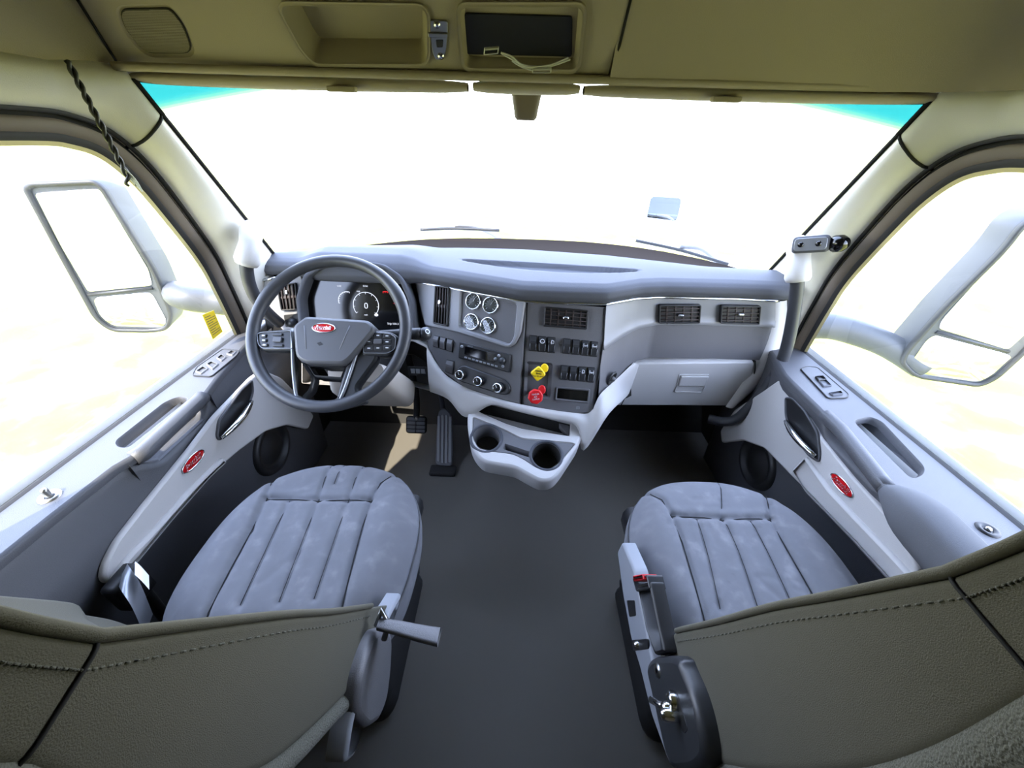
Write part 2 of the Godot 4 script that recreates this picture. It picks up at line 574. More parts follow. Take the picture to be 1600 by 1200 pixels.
func build_shell():
	var f := struct("floor", "black rubber floor mat")
	var st := surf()
	box(st, Vector3(-1.04, -0.06, -1.80), Vector3(1.04, 0.0, 1.60))
	put("floor_mat", st, "floor_mat", f)
	var front := struct("wall_front")
	st = surf()
	box(st, Vector3(-1.04, 0.0, -1.86), Vector3(1.04, 0.70, -1.80))
	put("firewall", st, "rubber", front)
	st = surf()
	loft(st, [[Vector3(-0.98, 0.0, -1.52), Vector3(0.98, 0.0, -1.52)], [Vector3(-0.98, 0.06, -1.56), Vector3(0.98, 0.06, -1.56)], [Vector3(-0.98, 0.34, -1.79), Vector3(0.98, 0.34, -1.79)]], false, -1)
	put("toe_board", st, "rubber", front)
	st = surf()
	var cw := [[], [], []]
	for i in 33:
		var x := lerpf(-1.0, 1.0, i / 32.0)
		var w := ws(x, 0.0)
		cw[0].append(w + Vector3(0, -0.012, -0.004))
		cw[1].append(Vector3(w.x * 1.04, 0.80, lerpf(w.z, -1.97, 0.6)))
		cw[2].append(Vector3(w.x * 1.06, 0.74, -2.0))
	loft(st, cw)
	put("cowl_cover", st, "paint_white", front)
	var back := struct("wall_rear")
	st = surf()
	box(st, Vector3(-1.04, 0.0, 1.55), Vector3(1.04, 1.95, 1.62))
	put("rear_panel", st, "headliner", back)
	for s in [-1.0, 1.0]:
		var w := struct("wall_left" if s < 0 else "wall_right")
		st = surf()
		box(st, Vector3(minf(s * 0.94, s * 1.06), 0.0, 0.02), Vector3(maxf(s * 0.94, s * 1.06), 1.95, 1.60))
		box(st, Vector3(minf(s * 0.99, s * 1.05), 0.64, -0.20), Vector3(maxf(s * 0.99, s * 1.05), 1.32, 0.03))
		put("side_panel", st, "headliner", w)
		st = surf()
		box(st, Vector3(minf(s * 0.96, s * 1.06), 0.0, -1.82), Vector3(maxf(s * 0.96, s * 1.06), 0.62, -1.36))
		put("kick_panel", st, "rubber", w)
		st = surf()
		box(st, Vector3(minf(s * 1.05, s * 1.07), -0.75, -1.80), Vector3(maxf(s * 1.05, s * 1.07), 0.645, 3.2))
		put("outer_skin", st, "paint_white", w)
		st = surf()
		box(st, Vector3(minf(s * 0.99, s * 1.07), 0.64, 0.04), Vector3(maxf(s * 0.99, s * 1.07), 1.95, 3.2))
		put("sleeper_skin", st, "paint_white", w)
		st = surf()
		box(st, Vector3(minf(s * 0.955, s * 1.02), 1.30, -1.02), Vector3(maxf(s * 0.955, s * 1.02), 1.95, 0.05))
		put("roof_rail", st, "headliner", w)
	# roof
	var roof := struct("ceiling", "olive grey headliner")
	st = surf()
	var rows := []
	var top := []
	var r1 := []
	var r2 := []
	for i in 33:
		var x := lerpf(-1.0, 1.0, i / 32.0)
		top.append(ws(x, 1.0) + Vector3(0, 0.004, -0.004))
		r1.append(ws(x, 1.0) + Vector3(0, 0.10, 0.0))
		r2.append(Vector3(x * 1.02, 1.95, -0.76))
	loft(st, [top, r1, r2])
	put("roof_cap", st, "paint_white", roof)
	st = surf()
	var so1 := []
	var so2 := []
	for i in 33:
		var x := lerpf(-1.0, 1.0, i / 32.0)
		so1.append(Vector3(x * 0.835, 1.384, -1.022))
		so2.append(ws(x, 1.0) + Vector3(0, 0.002, 0.0) + Vector3(0, 0.02, -0.01) * smoothstep(0.8, 1.0, absf(x)))
	loft(st, [so1, so2])
	put("windshield_soffit", st, "headliner", roof)
	st = surf()
	box(st, Vector3(-1.04, 1.90, -0.78), Vector3(1.04, 1.97, 1.6))
	put("roof_panel", st, "headliner", roof)
	# windshield
	var win := struct("window_3", "wide curved windshield")
	st = surf()
	rows = []
	for k in 13:
		var row := []
		for i in 41:
			row.append(ws(lerpf(-1.0, 1.0, i / 40.0), k / 12.0))
		rows.append(row)
	loft(st, rows)
	put("windshield_glass", st, "glass", win)
	for k in 7:
		st = surf()
		var t0 := 0.885 + k * 0.0085
		var t1 := 1.0 if k == 6 else t0 + 0.0085
		rows = []
		for c in [[t0, 0.006], [t1, 0.006], [t1, 0.009], [t0, 0.009]]:
			var row := []
			for i in 41:
				row.append(ws(lerpf(-0.99, 0.99, i / 40.0), c[0]) + Vector3(0, -c[1] * 0.5, c[1]))
			rows.append(row)
		loft(st, [rows[0], rows[1]])
		loft(st, [rows[2], rows[3]])
		put("shade_band", st, "glass_tint_%d" % k, win, "blue green shade band along the top of the windshield")
	for s in [-1.0, 1.0]:
		st = surf()
		var e := []
		for k in 13:
			e.append(ws(s * 0.981, k / 12.0) + Vector3(0, 0, 0.010))
		tube(st, e, 0.0055, 6)
		put("rubber_edge", st, "gap", win)
	# A-pillars, door apertures and header trim
	var inner := []
	var wp := window_path()
	for s in [-1.0, 1.0]:
		var trim := struct("trim_1" if s < 0 else "trim_2", "grey windshield pillar trim with door seal")
		var p := spline(wp, 6)
		var glass_edge := mirror_x(p, s)
		var a1 := mirror_x(offset_path(p, 0.008, 0.004), s)
		var a2 := mirror_x(offset_path(p, 0.015, 0.012), s)
		var a3 := mirror_x(offset_path(p, 0.022, 0.009), s)
		var a4 := mirror_x(offset_path(p, 0.040, 0.024), s)
		var a5 := mirror_x(offset_path(p, 0.047, 0.010), s)
		var a6 := mirror_x(offset_path(p, 0.056, 0.010), s)
		var a7 := mirror_x(offset_path(p, 0.064, 0.030), s)
		st = surf()
		loft(st, [glass_edge, a1])
		put("glass_channel", st, "seal_yellow", trim, "pale yellow glass run channel")
		st = surf()
		loft(st, [a1, a2, a3])
		put("glass_seal", st, "rubber", trim)
		st = surf()
		loft(st, [a3, a4, a5])
		put("door_frame_trim", st, "seal_brown", trim)
		st = surf()
		loft(st, [a5, a6])
		put("door_gap", st, "gap", trim)
		st = surf()
		var bead := []
		for i in a6.size():
			bead.append(a6[i].lerp(a7[i], 0.4))
		tube(st, bead, 0.006, 6)
		put("door_seal", st, "rubber", trim)
		# rail at the windshield side: up the pillar, then back along the header
		var rail := []
		var n := a7.size()
		for i in n:
			var yy: float = a7[i].y
			var q: Vector3
			var k := clampf((yy - 0.70) / (a7[33].y - 0.70), 0.0, 1.0)
			if i <= 33:
				q = ws(s * 0.985, lerpf(-0.10, 0.88, k)) + Vector3(0, 0, 0.008)
			elif i <= 39:
				q = ws(s * 0.985, lerpf(0.88, 1.02, (i - 33) / 6.0)) + Vector3(0, 0, 0.008)
			elif i <= 45:
				q = (ws(s * 0.985, 1.02) + Vector3(0, 0, 0.008)).lerp(Vector3(s * 0.865, 1.372, a7[45].z), (i - 39) / 6.0)
			else:
				q = Vector3(s * 0.865, 1.372, clampf(a7[i].z, -1.0, 0.3))
			rail.append(q)
		var cut := 33
		var rows2 := []
		for k in 9:
			var t := k / 8.0
			var row := []
			for i in n:
				row.append(a7[i].lerp(rail[i], t) + Vector3(-s * 0.022, 0, 0.012) * (1.0 - pow(absf(2.0 * t - 1.0), 3.0)))
			rows2.append(row)
		rows2.push_front(a6)
		var over := []
		for i in n:
			over.append(rail[i] + Vector3(s * 0.07, 0.035, -0.012) * smoothstep(28.0, 36.0, float(i)))
		rows2.append(over)
		var low := []
		var high := []
		for row in rows2:
			low.append(row.slice(0, cut + 1))
			high.append(row.slice(cut, n))
		st = surf()
		loft(st, low)
		put("pillar_cover", st, "pillar_trim", trim)
		st = surf()
		loft(st, high)
		put("header_cover", st, "header_trim", trim)
		st = surf()
		var sm := []
		for row in rows2:
			sm.append(row[cut] + Vector3(-s * 0.001, 0, 0.001))
		tube(st, sm, 0.0035, 6)
		put("trim_joint", st, "gap", trim)

# ---------------------------------------------------------------- overhead
func build_overhead():
	var o := thing("overhead_console", "olive grey overhead console with open cubbies above the windshield", "console", "", Vector3(0, 1.375, -1.0))
	var cub1 := rp([Vector2(-0.4569,0.1101), Vector2(-0.189,0.1119), Vector2(-0.2063,0.0244), Vector2(-0.4328,0.0203), Vector2(-0.4458,0.0407)], 0.02)
	var cub2 := rp([Vector2(-0.1319,0.1139), Vector2(0.087,0.1182), Vector2(0.0916,0.0223), Vector2(-0.1329,0.0205)], 0.015)
	var deep2 := rp([Vector2(-0.127,0.0969), Vector2(0.0713,0.0963), Vector2(0.0797,0.0331), Vector2(-0.129,0.0327)], 0.006)
	var spk := rp([Vector2(-0.7607,0.1023), Vector2(-0.654,0.1062), Vector2(-0.6475,0.0748), Vector2(-0.6651,0.0228), Vector2(-0.7727,0.0204), Vector2(-0.7804,0.0642)], 0.03)
	var panel := [Vector2(-0.8026,0.1818), Vector2(0.1572,0.1897), Vector2(0.1663,0.1276), Vector2(0.1609,-0.0014), Vector2(0.1662,-0.0073), Vector2(-0.8481,-0.0076), Vector2(-0.843,0.0076), Vector2(-0.8196,0.1083)]
	var st := surf()
	pocketed(st, panel, [[cub1, 0.05, 0.012], [cub2, 0.018, 0.004], [spk, 0.004, 0.001]], FO, -0.02, 0.0, 0.006)
	put("console_panel", st, "headliner", o)
	st = surf()
	frame_ring(st, cub1, -0.006, FO, -0.004, 0.004)
	put("cubby_rim", st, "headliner", o)
	st = surf()
	frame_ring(st, cub2, -0.008, FO, -0.004, 0.005)
	put("cubby_rim", st, "headliner", o)
	st = surf()
	plate(st, deep2, FO, -0.0185, -0.014, 0.001)
	put("cubby_back", st, "black", o, "black open radio bay")
	st = surf()
	plate(st, inset(ccw(spk), 0.006), FO, -0.006, -0.001, 0.001)
	var g := put("speaker_grille", st, "speaker_cloth", o, "brown speaker grille")
	st = surf()
	var lo := Vector2(9, 9)
	var hi := Vector2(-9, -9)
	for p in spk:
		lo = lo.min(p)
		hi = hi.max(p)
	var sp := PackedVector2Array(inset(ccw(spk), 0.008))
	for k in 70:
		for axis in 2:
			var c := lerpf(lo[axis], hi[axis], (k + 0.5) / 70.0) if axis == 0 else lerpf(lo.y, hi.y, (k + 0.5) / 70.0)
			if axis == 1 and k % 2:
				continue
			var line := PackedVector2Array([Vector2(c, -9), Vector2(c, 9)]) if axis == 0 else PackedVector2Array([Vector2(-9, c), Vector2(9, c)])
			for seg in Geometry2D.intersect_polyline_with_polygon(line, sp):
				var d := Vector2(0.0004, 0) if axis == 0 else Vector2(0, 0.0004)
				quad(st, FO * v3(seg[0] - d, 0.0), FO * v3(seg[0] + d, 0.0), FO * v3(seg[-1] + d, 0.0), FO * v3(seg[-1] - d, 0.0))
	put("grille_mesh", st, "headliner", g).set_meta("kind", "stuff")
	# latch bracket between the cubbies
	st = surf()
	plate(st, rp([Vector2(-0.1891,0.0937), Vector2(-0.1553,0.0935), Vector2(-0.158,0.0753), Vector2(-0.1663,0.0447), Vector2(-0.1746,0.0317), Vector2(-0.1885,0.0314), Vector2(-0.1925,0.0442), Vector2(-0.1916,0.0746)], 0.005), FO, 0.0, 0.004, 0.001)
	var br := put("latch_bracket", st, "steel", o, "metal latch bracket with screws")
	for c in [Vector2(-0.1762,0.0875), Vector2(-0.1773,0.0381)]:
		st = surf()
		lathe(st, [Vector2(0.0, 0.0075), Vector2(0.004, 0.007), Vector2(0.0065, 0.004)], at_frame(FO, c), 16)
		put("screw", st, "chrome", br)
	st = surf()
	plate(st, rp([Vector2(-0.1826,0.0649), Vector2(-0.168,0.0653), Vector2(-0.1712,0.053), Vector2(-0.1823,0.0527)], 0.002), FO, 0.003, 0.005, 0.0005)
	put("latch_slot", st, "black", br)
	st = surf()
	plate(st, rp([Vector2(-0.1948,0.0765), Vector2(-0.1579,0.0763), Vector2(-0.1589,0.0694), Vector2(-0.195,0.0697)], 0.002), FO, 0.003, 0.008, 0.001)
	put("latch_lip", st, "steel", br)
	# right panel and left side panel, wrapping to the sides
	for side in [-1.0, 1.0]:
		st = surf()
		var rows := []
		var px0: float = 0.158 if side > 0 else -0.838
		for k in 8:
			var h := k / 7.0
			var row := []
			var ln := 26
			for i in ln:
				var t := i / float(ln - 1)
				var q: Vector3
				var turn := Vector2.ZERO
				if side > 0:
					# straight across, then round the corner and back along the side
					var pts := [Vector2(px0, -1.0), Vector2(0.40, -1.0), Vector2(0.66, -0.99), Vector2(0.80, -0.95), Vector2(0.86, -0.86), Vector2(0.88, -0.6), Vector2(0.89, 0.2)]
					turn = along(pts, t)
				else:
					var pts := [Vector2(px0, -1.0), Vector2(-0.862, -0.94), Vector2(-0.875, -0.80), Vector2(-0.885, -0.5), Vector2(-0.89, 0.2)]
					turn = along(pts, t)
				var inn := smoothstep(0.45, 0.75, t) if side > 0 else smoothstep(0.0, 0.4, t)
				var back := h * 0.30
				q = Vector3(turn.x - (inn * back * 0.45 if side > 0 else 0.0), 1.375 + back * 1.245 - 0.008 * (1.0 if h == 0.0 else 0.0), turn.y + back * 0.84 * (1.0 - inn) + (0.012 if k == 0 else 0.0))
				if side < 0:
					q.z = maxf(turn.y, -1.0 + back * 0.84)
					q.x += (0.2322 * back * 1.5 + -0.0067) * (1.0 - smoothstep(0.0, 0.45, t))
				row.append(q)
			rows.append(row)
		loft(st, rows)
		put("side_panel", st, "headliner", o)
	st = surf()
	tube(st, [FO * v3(Vector2(-0.8177,0.1101), 0.0), FO * v3(Vector2(-0.8273,0.0662), 0.0), FO * v3(Vector2(-0.8434,0.003), 0.0)], 0.0028, 6)
	put("panel_joint", st, "gap", o)
	st = surf()
	tube(st, [FO * v3(Vector2(0.1664,0.131), 0.0), FO * v3(Vector2(0.1648,0.0624), 0.0), FO * v3(Vector2(0.1606,-0.0003), 0.0)], 0.0028, 6)
	put("panel_joint", st, "gap", o)
	st = surf()
	var lip := []
	for i in 21:
		lip.append(Vector3(lerpf(-0.83, 0.80, i / 20.0), 1.376, -0.990 + 0.02 * pow(absf(i / 10.0 - 1.0), 4.0)))
	tube(st, lip, 0.008, 8)
	put("lower_edge", st, "headliner", o)
	# sun visors folded up under the header
	st = surf()
	plate(st, [Vector2(-0.97, -0.012), Vector2(0.97, -0.012), Vector2(0.97, 0.55), Vector2(-0.97, 0.55)], FO, -0.10, -0.085, 0.002)
	put("header_board", st, "headliner", o)
	var vis := [[-0.825, -0.135, "long folded sun visor above the driver side of the windshield"], [0.117, 0.855, "long folded sun visor above the passenger side of the windshield"]]
	for v in vis:
		var t := thing("sun_visor", v[2], "sun visor", "folded sun visors", Vector3((v[0] + v[1]) * 0.5, 1.352, -1.03))
		st = surf()
		var rows := []
		for i in 25:
			var u := i / 24.0
			var x: float = lerpf(v[0], v[1], u)
			var tap := pow(sin(PI * clampf(u, 0.006, 0.994)), 0.12)
			var zc := -1.035 + 0.05 * pow(absf(x) / 0.85, 4.0)
			var row := []
			for k in 12:
				var a := TAU * k / 12.0
				row.append(Vector3(x, 1.362 - 0.001 * pow(absf(x) / 0.85, 4.0) + sin(a) * 0.013 * tap, zc - 0.020 + cos(a) * 0.034 * tap))
			rows.append(row)
		loft(st, rows, true)
		put("visor_board", st, "headliner", t)
		st = surf()
		var cx: float = lerpf(v[0], v[1], 0.62 if v[0] < 0 else 0.40)
		box(st, Vector3(cx - 0.03, 1.346, -1.022), Vector3(cx + 0.03, 1.356, -1.0045), 0.002)
		put("clip", st, "headliner", t)
	var cv := thing("mirror_mount_cover", "short olive cover between the two sun visors", "cover", "", Vector3(-0.008, 1.357, -1.03))
	st = surf()
	var rows3 := []
	for i in 15:
		var u := i / 14.0
		var x := lerpf(-0.122, 0.106, u)
		var tap := pow(sin(PI * clampf(u, 0.012, 0.988)), 0.14)
		var row := []
		for k in 12:
			var a := TAU * k / 12.0
			row.append(Vector3(x, 1.363 + sin(a) * 0.012 * tap, -1.047 + cos(a) * 0.034 * tap))
		rows3.append(row)
	loft(st, rows3, true)
	put("cover_shell", st, "headliner", cv)

func along(pts: Array, t: float) -> Vector2:
	var total := 0.0
	for i in pts.size() - 1:
		total += pts[i].distance_to(pts[i + 1])
	var want := t * total
	for i in pts.size() - 1:
		var l: float = pts[i].distance_to(pts[i + 1])
		if want <= l or i == pts.size() - 2:
			return pts[i].lerp(pts[i + 1], want / l)
		want -= l
	return pts[-1]

# ---------------------------------------------------------------- doors
func edge_x(s: float, z: float) -> float:
	if s > 0:
		return sample([[-1.34, 0.90], [-1.20, 0.88], [-1.04, 0.842], [-0.79, 0.838], [-0.60, 0.805], [-0.39, 0.785], [-0.1, 0.78]], z)
	return sample([[-1.34, 0.955], [-1.20, 0.935], [-1.10, 0.92], [-0.94, 0.893], [-0.84, 0.868], [-0.625, 0.857], [-0.585, 0.880], [-0.45, 0.89], [-0.1, 0.90]], z)

func build_door(s: float):
	var right := s > 0
	var door := struct("door_2" if right else "door_1", "right door with charcoal ledge and light grey panel" if right else "left door with charcoal ledge and light grey panel")
	var FS := Transform3D(Vector3(1,0,0),Vector3(0,0,-1),Vector3(0,1,0),Vector3(0.9,0.66,-0.9)) if right else Transform3D(Vector3(1,0,0),Vector3(0,0,-1),Vector3(0,1,0),Vector3(-0.9,0.66,-0.9))
	var FD := Transform3D(Vector3(0, 0, -1), Vector3(0, 1, 0), Vector3(-1, 0, 0) * s, Vector3(0.85 * s, 0.5, -0.9))
	var hole: Array = rp([Vector2(-0.0037,-0.0827), Vector2(0.0572,-0.0606), Vector2(0.0759,-0.0815), Vector2(0.0467,-0.2499), Vector2(0.021,-0.2745), Vector2(-0.019,-0.2913)], 0.02) if right else rp([Vector2(-0.0517,-0.0917), Vector2(-0.0288,-0.0641), Vector2(0.0033,-0.0743), Vector2(-0.0008,-0.2691), Vector2(-0.0254,-0.2681), Vector2(-0.0505,-0.2499)], 0.02)
	var hz0 := 9.0
	var hz1 := -9.0
	var hx := 0.0
	for p in hole:
		hz0 = minf(hz0, -0.9 - p.y)
		hz1 = maxf(hz1, -0.9 - p.y)
		hx = maxf(hx, absf(p.x + 0.9 * s))
	# ledge
	var outline := []
	var z_end := -0.1
	for i in 40:
		var z := lerpf(-1.33, z_end, i / 39.0)
		outline.append(Vector2(edge_x(s, z) * s - 0.9 * s, -(z + 0.9)))
	outline.append(Vector2(0.1 * s, -0.9 - z_end))
	outline.append(Vector2(0.1 * s, 0.43))
	var st := surf()
	pocketed(st, outline, [[hole, 0.0, 0.001]], FS, -0.02, 0.0, 0.008)
	put("ledge", st, "door_dark", door)
	# inner face, lowered under the pull handle
	st = surf()
	var rows := []
	for i in 61:
		var z := lerpf(-1.34, -0.1, i / 60.0)
		var e := edge_x(s, z)
		var open := smoothstep(hz0 - 0.04, hz0 + 0.03, z) * (1.0 - smoothstep(hz1 - 0.03, hz1 + 0.05, z))
		var ox := smoothstep(hz0 - 0.12, hz0 - 0.03, z) * (1.0 - smoothstep(hz1 + 0.08, hz1 + 0.24, z))
		var top := lerpf(0.652, 0.600, open)
		var row := []
		row.append(Vector3(s * lerpf(e + 0.012, maxf(e + 0.03, 0.875), ox), top, z))
		row.append(Vector3(s * lerpf(e + 0.002, maxf(e + 0.006, 0.857), ox), top - 0.008, z))
		row.append(Vector3(s * lerpf(e + 0.004, maxf(e + 0.006, 0.856), ox), top - 0.032 + 0.015 * open, z))
		row.append(Vector3(s * (maxf(e + 0.01, 0.864) if right else 0.863), minf(top - 0.055, 0.57), z))
		row.append(Vector3(s * (maxf(e + 0.01, 0.872) if right else 0.866), 0.48, z))
		row.append(Vector3(s * 0.886, 0.40, z))
		row.append(Vector3(s * 0.892, 0.20, z))
		row.append(Vector3(s * 0.90, 0.0, z))
		rows.append(row)
	loft(st, rows)
	put("inner_panel", st, "door_dark", door)
	st = surf()
	loft(st, [[Vector3(s * 0.93, 0.0, -1.34), Vector3(s * 0.93, 0.645, -1.34)], [Vector3(s * 0.93, 0.0, -0.02), Vector3(s * 0.93, 0.645, -0.02)]])
	loft(st, [[Vector3(s * 1.04, 0.0, -1.35), Vector3(s * 1.04, 0.66, -1.35)], [Vector3(s * 1.04, 0.0, -0.02), Vector3(s * 1.04, 0.66, -0.02)]])
	put("door_shell", st, "paint_white", door)
	st = surf()
	loft(st, [[Vector3(s * 0.985, 0.655, -1.35), Vector3(s * 0.998, 0.664, -1.35), Vector3(s * 1.01, 0.655, -1.35), Vector3(s * 1.07, 0.625, -1.35)], [Vector3(s * 0.985, 0.655, 0.04), Vector3(s * 0.998, 0.664, 0.04), Vector3(s * 1.01, 0.655, 0.04), Vector3(s * 1.07, 0.625, 0.04)]])
	put("glass_wiper_seal", st, "rubber", door)
	# cavity behind the pull handle
	st = surf()
	loft(st, [[Vector3(s * 0.874, 0.599, hz0 - 0.03), Vector3(s * 0.874, 0.599, hz1 + 0.04)], [Vector3(s * (hx - 0.01), 0.596, hz0 - 0.03), Vector3(s * (hx - 0.04), 0.596, hz1 + 0.04)], [Vector3(s * (hx + 0.004), 0.655, hz0 - 0.03), Vector3(s * (hx + 0.004), 0.655, hz1 + 0.04)]], false, -1)
	for z in [hz0 - 0.03, hz1 + 0.04]:
		quad(st, Vector3(s * 0.872, 0.590, z), Vector3(s * (hx + 0.004), 0.590, z), Vector3(s * (hx + 0.004), 0.655, z), Vector3(s * 0.872, 0.648, z))
	put("pull_cavity", st, "door_dark", door)
	# pull handle bar
	st = surf()
	var bar := []
	for i in 13:
		var z := lerpf(hz0 - 0.02, hz1 + 0.02, i / 12.0)
		bar.append(Vector3(s * (edge_x(s, z) + 0.017), 0.645, z))
	tube(st, bar, 0.019, 12)
	put("pull_handle", st, "door_dark", door)
	# light panel
	var lp: Array = [Vector2(0.1651,0.1261), Vector2(0.1367,0.1326), Vector2(0.0452,0.1198), Vector2(-0.0731,0.0898), Vector2(-0.2115,0.0763), Vector2(-0.3297,0.0741), Vector2(-0.3965,0.0544), Vector2(-0.433,0.0354), Vector2(-0.4417,0.0034), Vector2(-0.4141,-0.037), Vector2(-0.3021,-0.0476), Vector2(-0.1342,-0.0717), Vector2(-0.0502,-0.0852), Vector2(0.0878,-0.1055), Vector2(0.194,-0.1674), Vector2(0.2963,-0.2755), Vector2(0.3342,-0.2422), Vector2(0.3068,-0.1092), Vector2(0.2126,0.0436)] if right else [Vector2(0.1062,0.1102), Vector2(-0.0761,0.1006), Vector2(-0.1819,0.0812), Vector2(-0.351,0.0571), Vector2(-0.4282,0.0439), Vector2(-0.4698,0.0242), Vector2(-0.4892,0.003), Vector2(-0.4882,-0.0211), Vector2(-0.4345,-0.0329), Vector2(-0.3172,-0.0278), Vector2(-0.1859,-0.0282), Vector2(-0.0572,-0.0507), Vector2(0.069,-0.0835), Vector2(0.1771,-0.1468), Vector2(0.2774,-0.2557), Vector2(0.3413,-0.2369), Vector2(0.3007,-0.1074), Vector2(0.2358,0.0253), Vector2(0.1667,0.1012)]
	st = surf()
	plate(st, rp(lp, 0.012, 3), FD, -0.012, 0.0, 0.006)
	put("light_panel", st, "light_trim", door, "light grey door insert panel")
	# raised lower strip
	var strip: Array = [Vector2(-0.0702,0.0147), Vector2(-0.1857,0.0026), Vector2(-0.2863,0.0104), Vector2(-0.3871,0.0199), Vector2(-0.4386,0.0232), Vector2(-0.4417,0.0034), Vector2(-0.4141,-0.037), Vector2(-0.3021,-0.0476), Vector2(-0.1342,-0.0717), Vector2(-0.0565,-0.0615)] if right else [Vector2(-0.2571,-0.0018), Vector2(-0.369,-0.0029), Vector2(-0.4359,0.0017), Vector2(-0.4844,-0.0057), Vector2(-0.4868,-0.0237), Vector2(-0.4345,-0.0329), Vector2(-0.3172,-0.0278), Vector2(-0.1859,-0.0282), Vector2(-0.1193,-0.0368), Vector2(-0.1238,-0.0116)]
	st = surf()
	plate(st, rp(strip, 0.01, 3), FD, -0.01, 0.010, 0.008)
	put("lower_strip", st, "light_trim", door)
	# round speaker hump in the lower corner
	st = surf()
	var sc: Vector2 = Vector2(0.1227,-0.2093) if right else Vector2(0.1031,-0.193)
	var sx := at_frame(FD, sc, -0.040)
	lathe(st, [Vector2(0.0, 0.012), Vector2(0.045, 0.010), Vector2(0.055, 0.004), Vector2(0.075, 0.003), Vector2(0.08, 0.016), Vector2(0.092, 0.018), Vector2(0.10, 0.008), Vector2(0.104, -0.02)], sx, 32)
	put("speaker", st, "black", door, "black round door speaker")
	# handle recess and lever
	var rec: Array = rp([Vector2(0.1052,0.0999), Vector2(0.0769,0.1181), Vector2(0.0114,0.1168), Vector2(-0.0623,0.0969), Vector2(-0.1029,0.057), Vector2(-0.1166,0.0308), Vector2(-0.0794,0.0186), Vector2(0.0271,0.0233), Vector2(0.0724,0.0559)], 0.012) if right else rp([Vector2(0.1016,0.1084), Vector2(0.0851,0.0702), Vector2(0.0361,0.0357), Vector2(-0.1074,0.0327), Vector2(-0.1085,0.053), Vector2(-0.0792,0.0869), Vector2(0.0423,0.1101)], 0.012)
	st = surf()
	plate(st, rec, FD, 0.0, 0.0015, 0.001)
	var cup := put("handle_recess", st, "black", door, "black door handle recess")
	st = surf()
	frame_ring(st, rec, 0.006, FD, 0.0, 0.006)
	put("recess_rim", st, "door_dark", cup)
	st = surf()
	var h0: Vector2 = Vector2(0.0482,0.0471) if right else Vector2(0.0522,0.0564)
	var h1: Vector2 = Vector2(-0.1017,0.0434) if right else Vector2(-0.1034,0.0436)
	var hp := []
	var hr := []
	for i in 11:
		var t := i / 10.0
		hp.append(FD * v3(h0.lerp(h1, t), 0.006 + 0.016 * sin(PI * minf(t * 0.8 + 0.1, 1.0))))
		hr.append(0.006 + 0.004 * sin(PI * t))
	tube(st, hp, hr, 10)
	put("door_lever", st, "chrome", door, "chrome inside door lever")
	# emblem
	var b0: Vector2 = Vector2(-0.1613,0.0357) if right else Vector2(-0.2386,0.049)
	var b1: Vector2 = Vector2(-0.239,0.0387) if right else Vector2(-0.1606,0.0492)
	var mid := (b0 + b1) * 0.5
	var bx := (FD.basis * v3(b1 - b0, 0.0)).normalized()
	var bz := Vector3(-s, 0, 0)
	badge(door, Transform3D(bx, bz.cross(bx), bz, FD * v3(mid, 0.001)), (b1 - b0).length() * 0.5, (b1 - b0).length() * 0.2)
	# switch pack on the ledge
	var pack: Array = rp([Vector2(0.009,0.1774), Vector2(0.0426,0.1952), Vector2(0.0743,0.189), Vector2(0.0707,0.0354), Vector2(0.0515,0.0186), Vector2(-0.0081,0.0124)], 0.012) if right else rp([Vector2(-0.0664,0.0306), Vector2(-0.0852,0.0762), Vector2(-0.0782,0.1929), Vector2(-0.0154,0.1838), Vector2(-0.0057,0.1509), Vector2(-0.0052,0.0271)], 0.012)
	st = surf()
	plate(st, pack, FS, -0.002, 0.003, 0.002)
	var pk := put("switch_pack", st, "door_dark", door)
	st = surf()
	frame_ring(st, pack, 0.003, FS, 0.0, 0.0045)
	put("pack_rim", st, "black", pk)
	var sw := [[Vector2(0.024,0.1253), Vector2(0.0513,0.1305), Vector2(0.0459,0.0771), Vector2(0.0134,0.0686)], [Vector2(0.0091,0.0386), Vector2(0.053,0.0507), Vector2(0.0513,0.0344), Vector2(0.0117,0.0228)]] if right else [[Vector2(-0.0674,0.0481), Vector2(-0.0645,0.0774), Vector2(-0.0402,0.0677), Vector2(-0.0413,0.0355)], [Vector2(-0.0624,0.0887), Vector2(-0.0594,0.108), Vector2(-0.0266,0.0945), Vector2(-0.0243,0.0613)], [Vector2(-0.0565,0.1277), Vector2(-0.0559,0.152), Vector2(-0.03,0.1373), Vector2(-0.0285,0.1098)], [Vector2(-0.042,0.1528), Vector2(-0.0412,0.178), Vector2(-0.0205,0.175), Vector2(-0.0172,0.1462)]]
	for q in sw:
		st = surf()
		plate(st, rp(q, 0.004), FS, 0.002, 0.008, 0.003)
		put("window_switch", st, "brushed" if not right else "dash_pad", pk)
	if right:
		st = surf()
		plate(st, rp([Vector2(0.024,0.1253), Vector2(0.0513,0.1305), Vector2(0.0491,0.1086), Vector2(0.0178,0.0998)], 0.002), FS, 0.004, 0.0095, 0.002)
		put("switch_dip", st, "black", pk)
	# lock knob
	st = surf()
	var kc: Vector2 = Vector2(0.0234,-0.4171) if right else Vector2(-0.0378,-0.4101)
	var kx := at_frame(FS, kc)
	lathe(st, [Vector2(0.008, 0.001), Vector2(0.012, 0.004), Vector2(0.017, 0.004), Vector2(0.019, 0.0)], kx, 20)
	put("lock_ring", st, "black" if right else "steel", door)
	st = surf()
	lathe(st, [Vector2(0.0, 0.022 if not right else 0.006), Vector2(0.004, 0.022 if not right else 0.006), Vector2(0.006, 0.018 if not right else 0.003), Vector2(0.0055, 0.0)], kx, 14)
	put("lock_pin", st, "steel", door)
	# glass
	var win := struct("window_2" if right else "window_1", "side window of the right door" if right else "side window of the left door")
	var gp := []
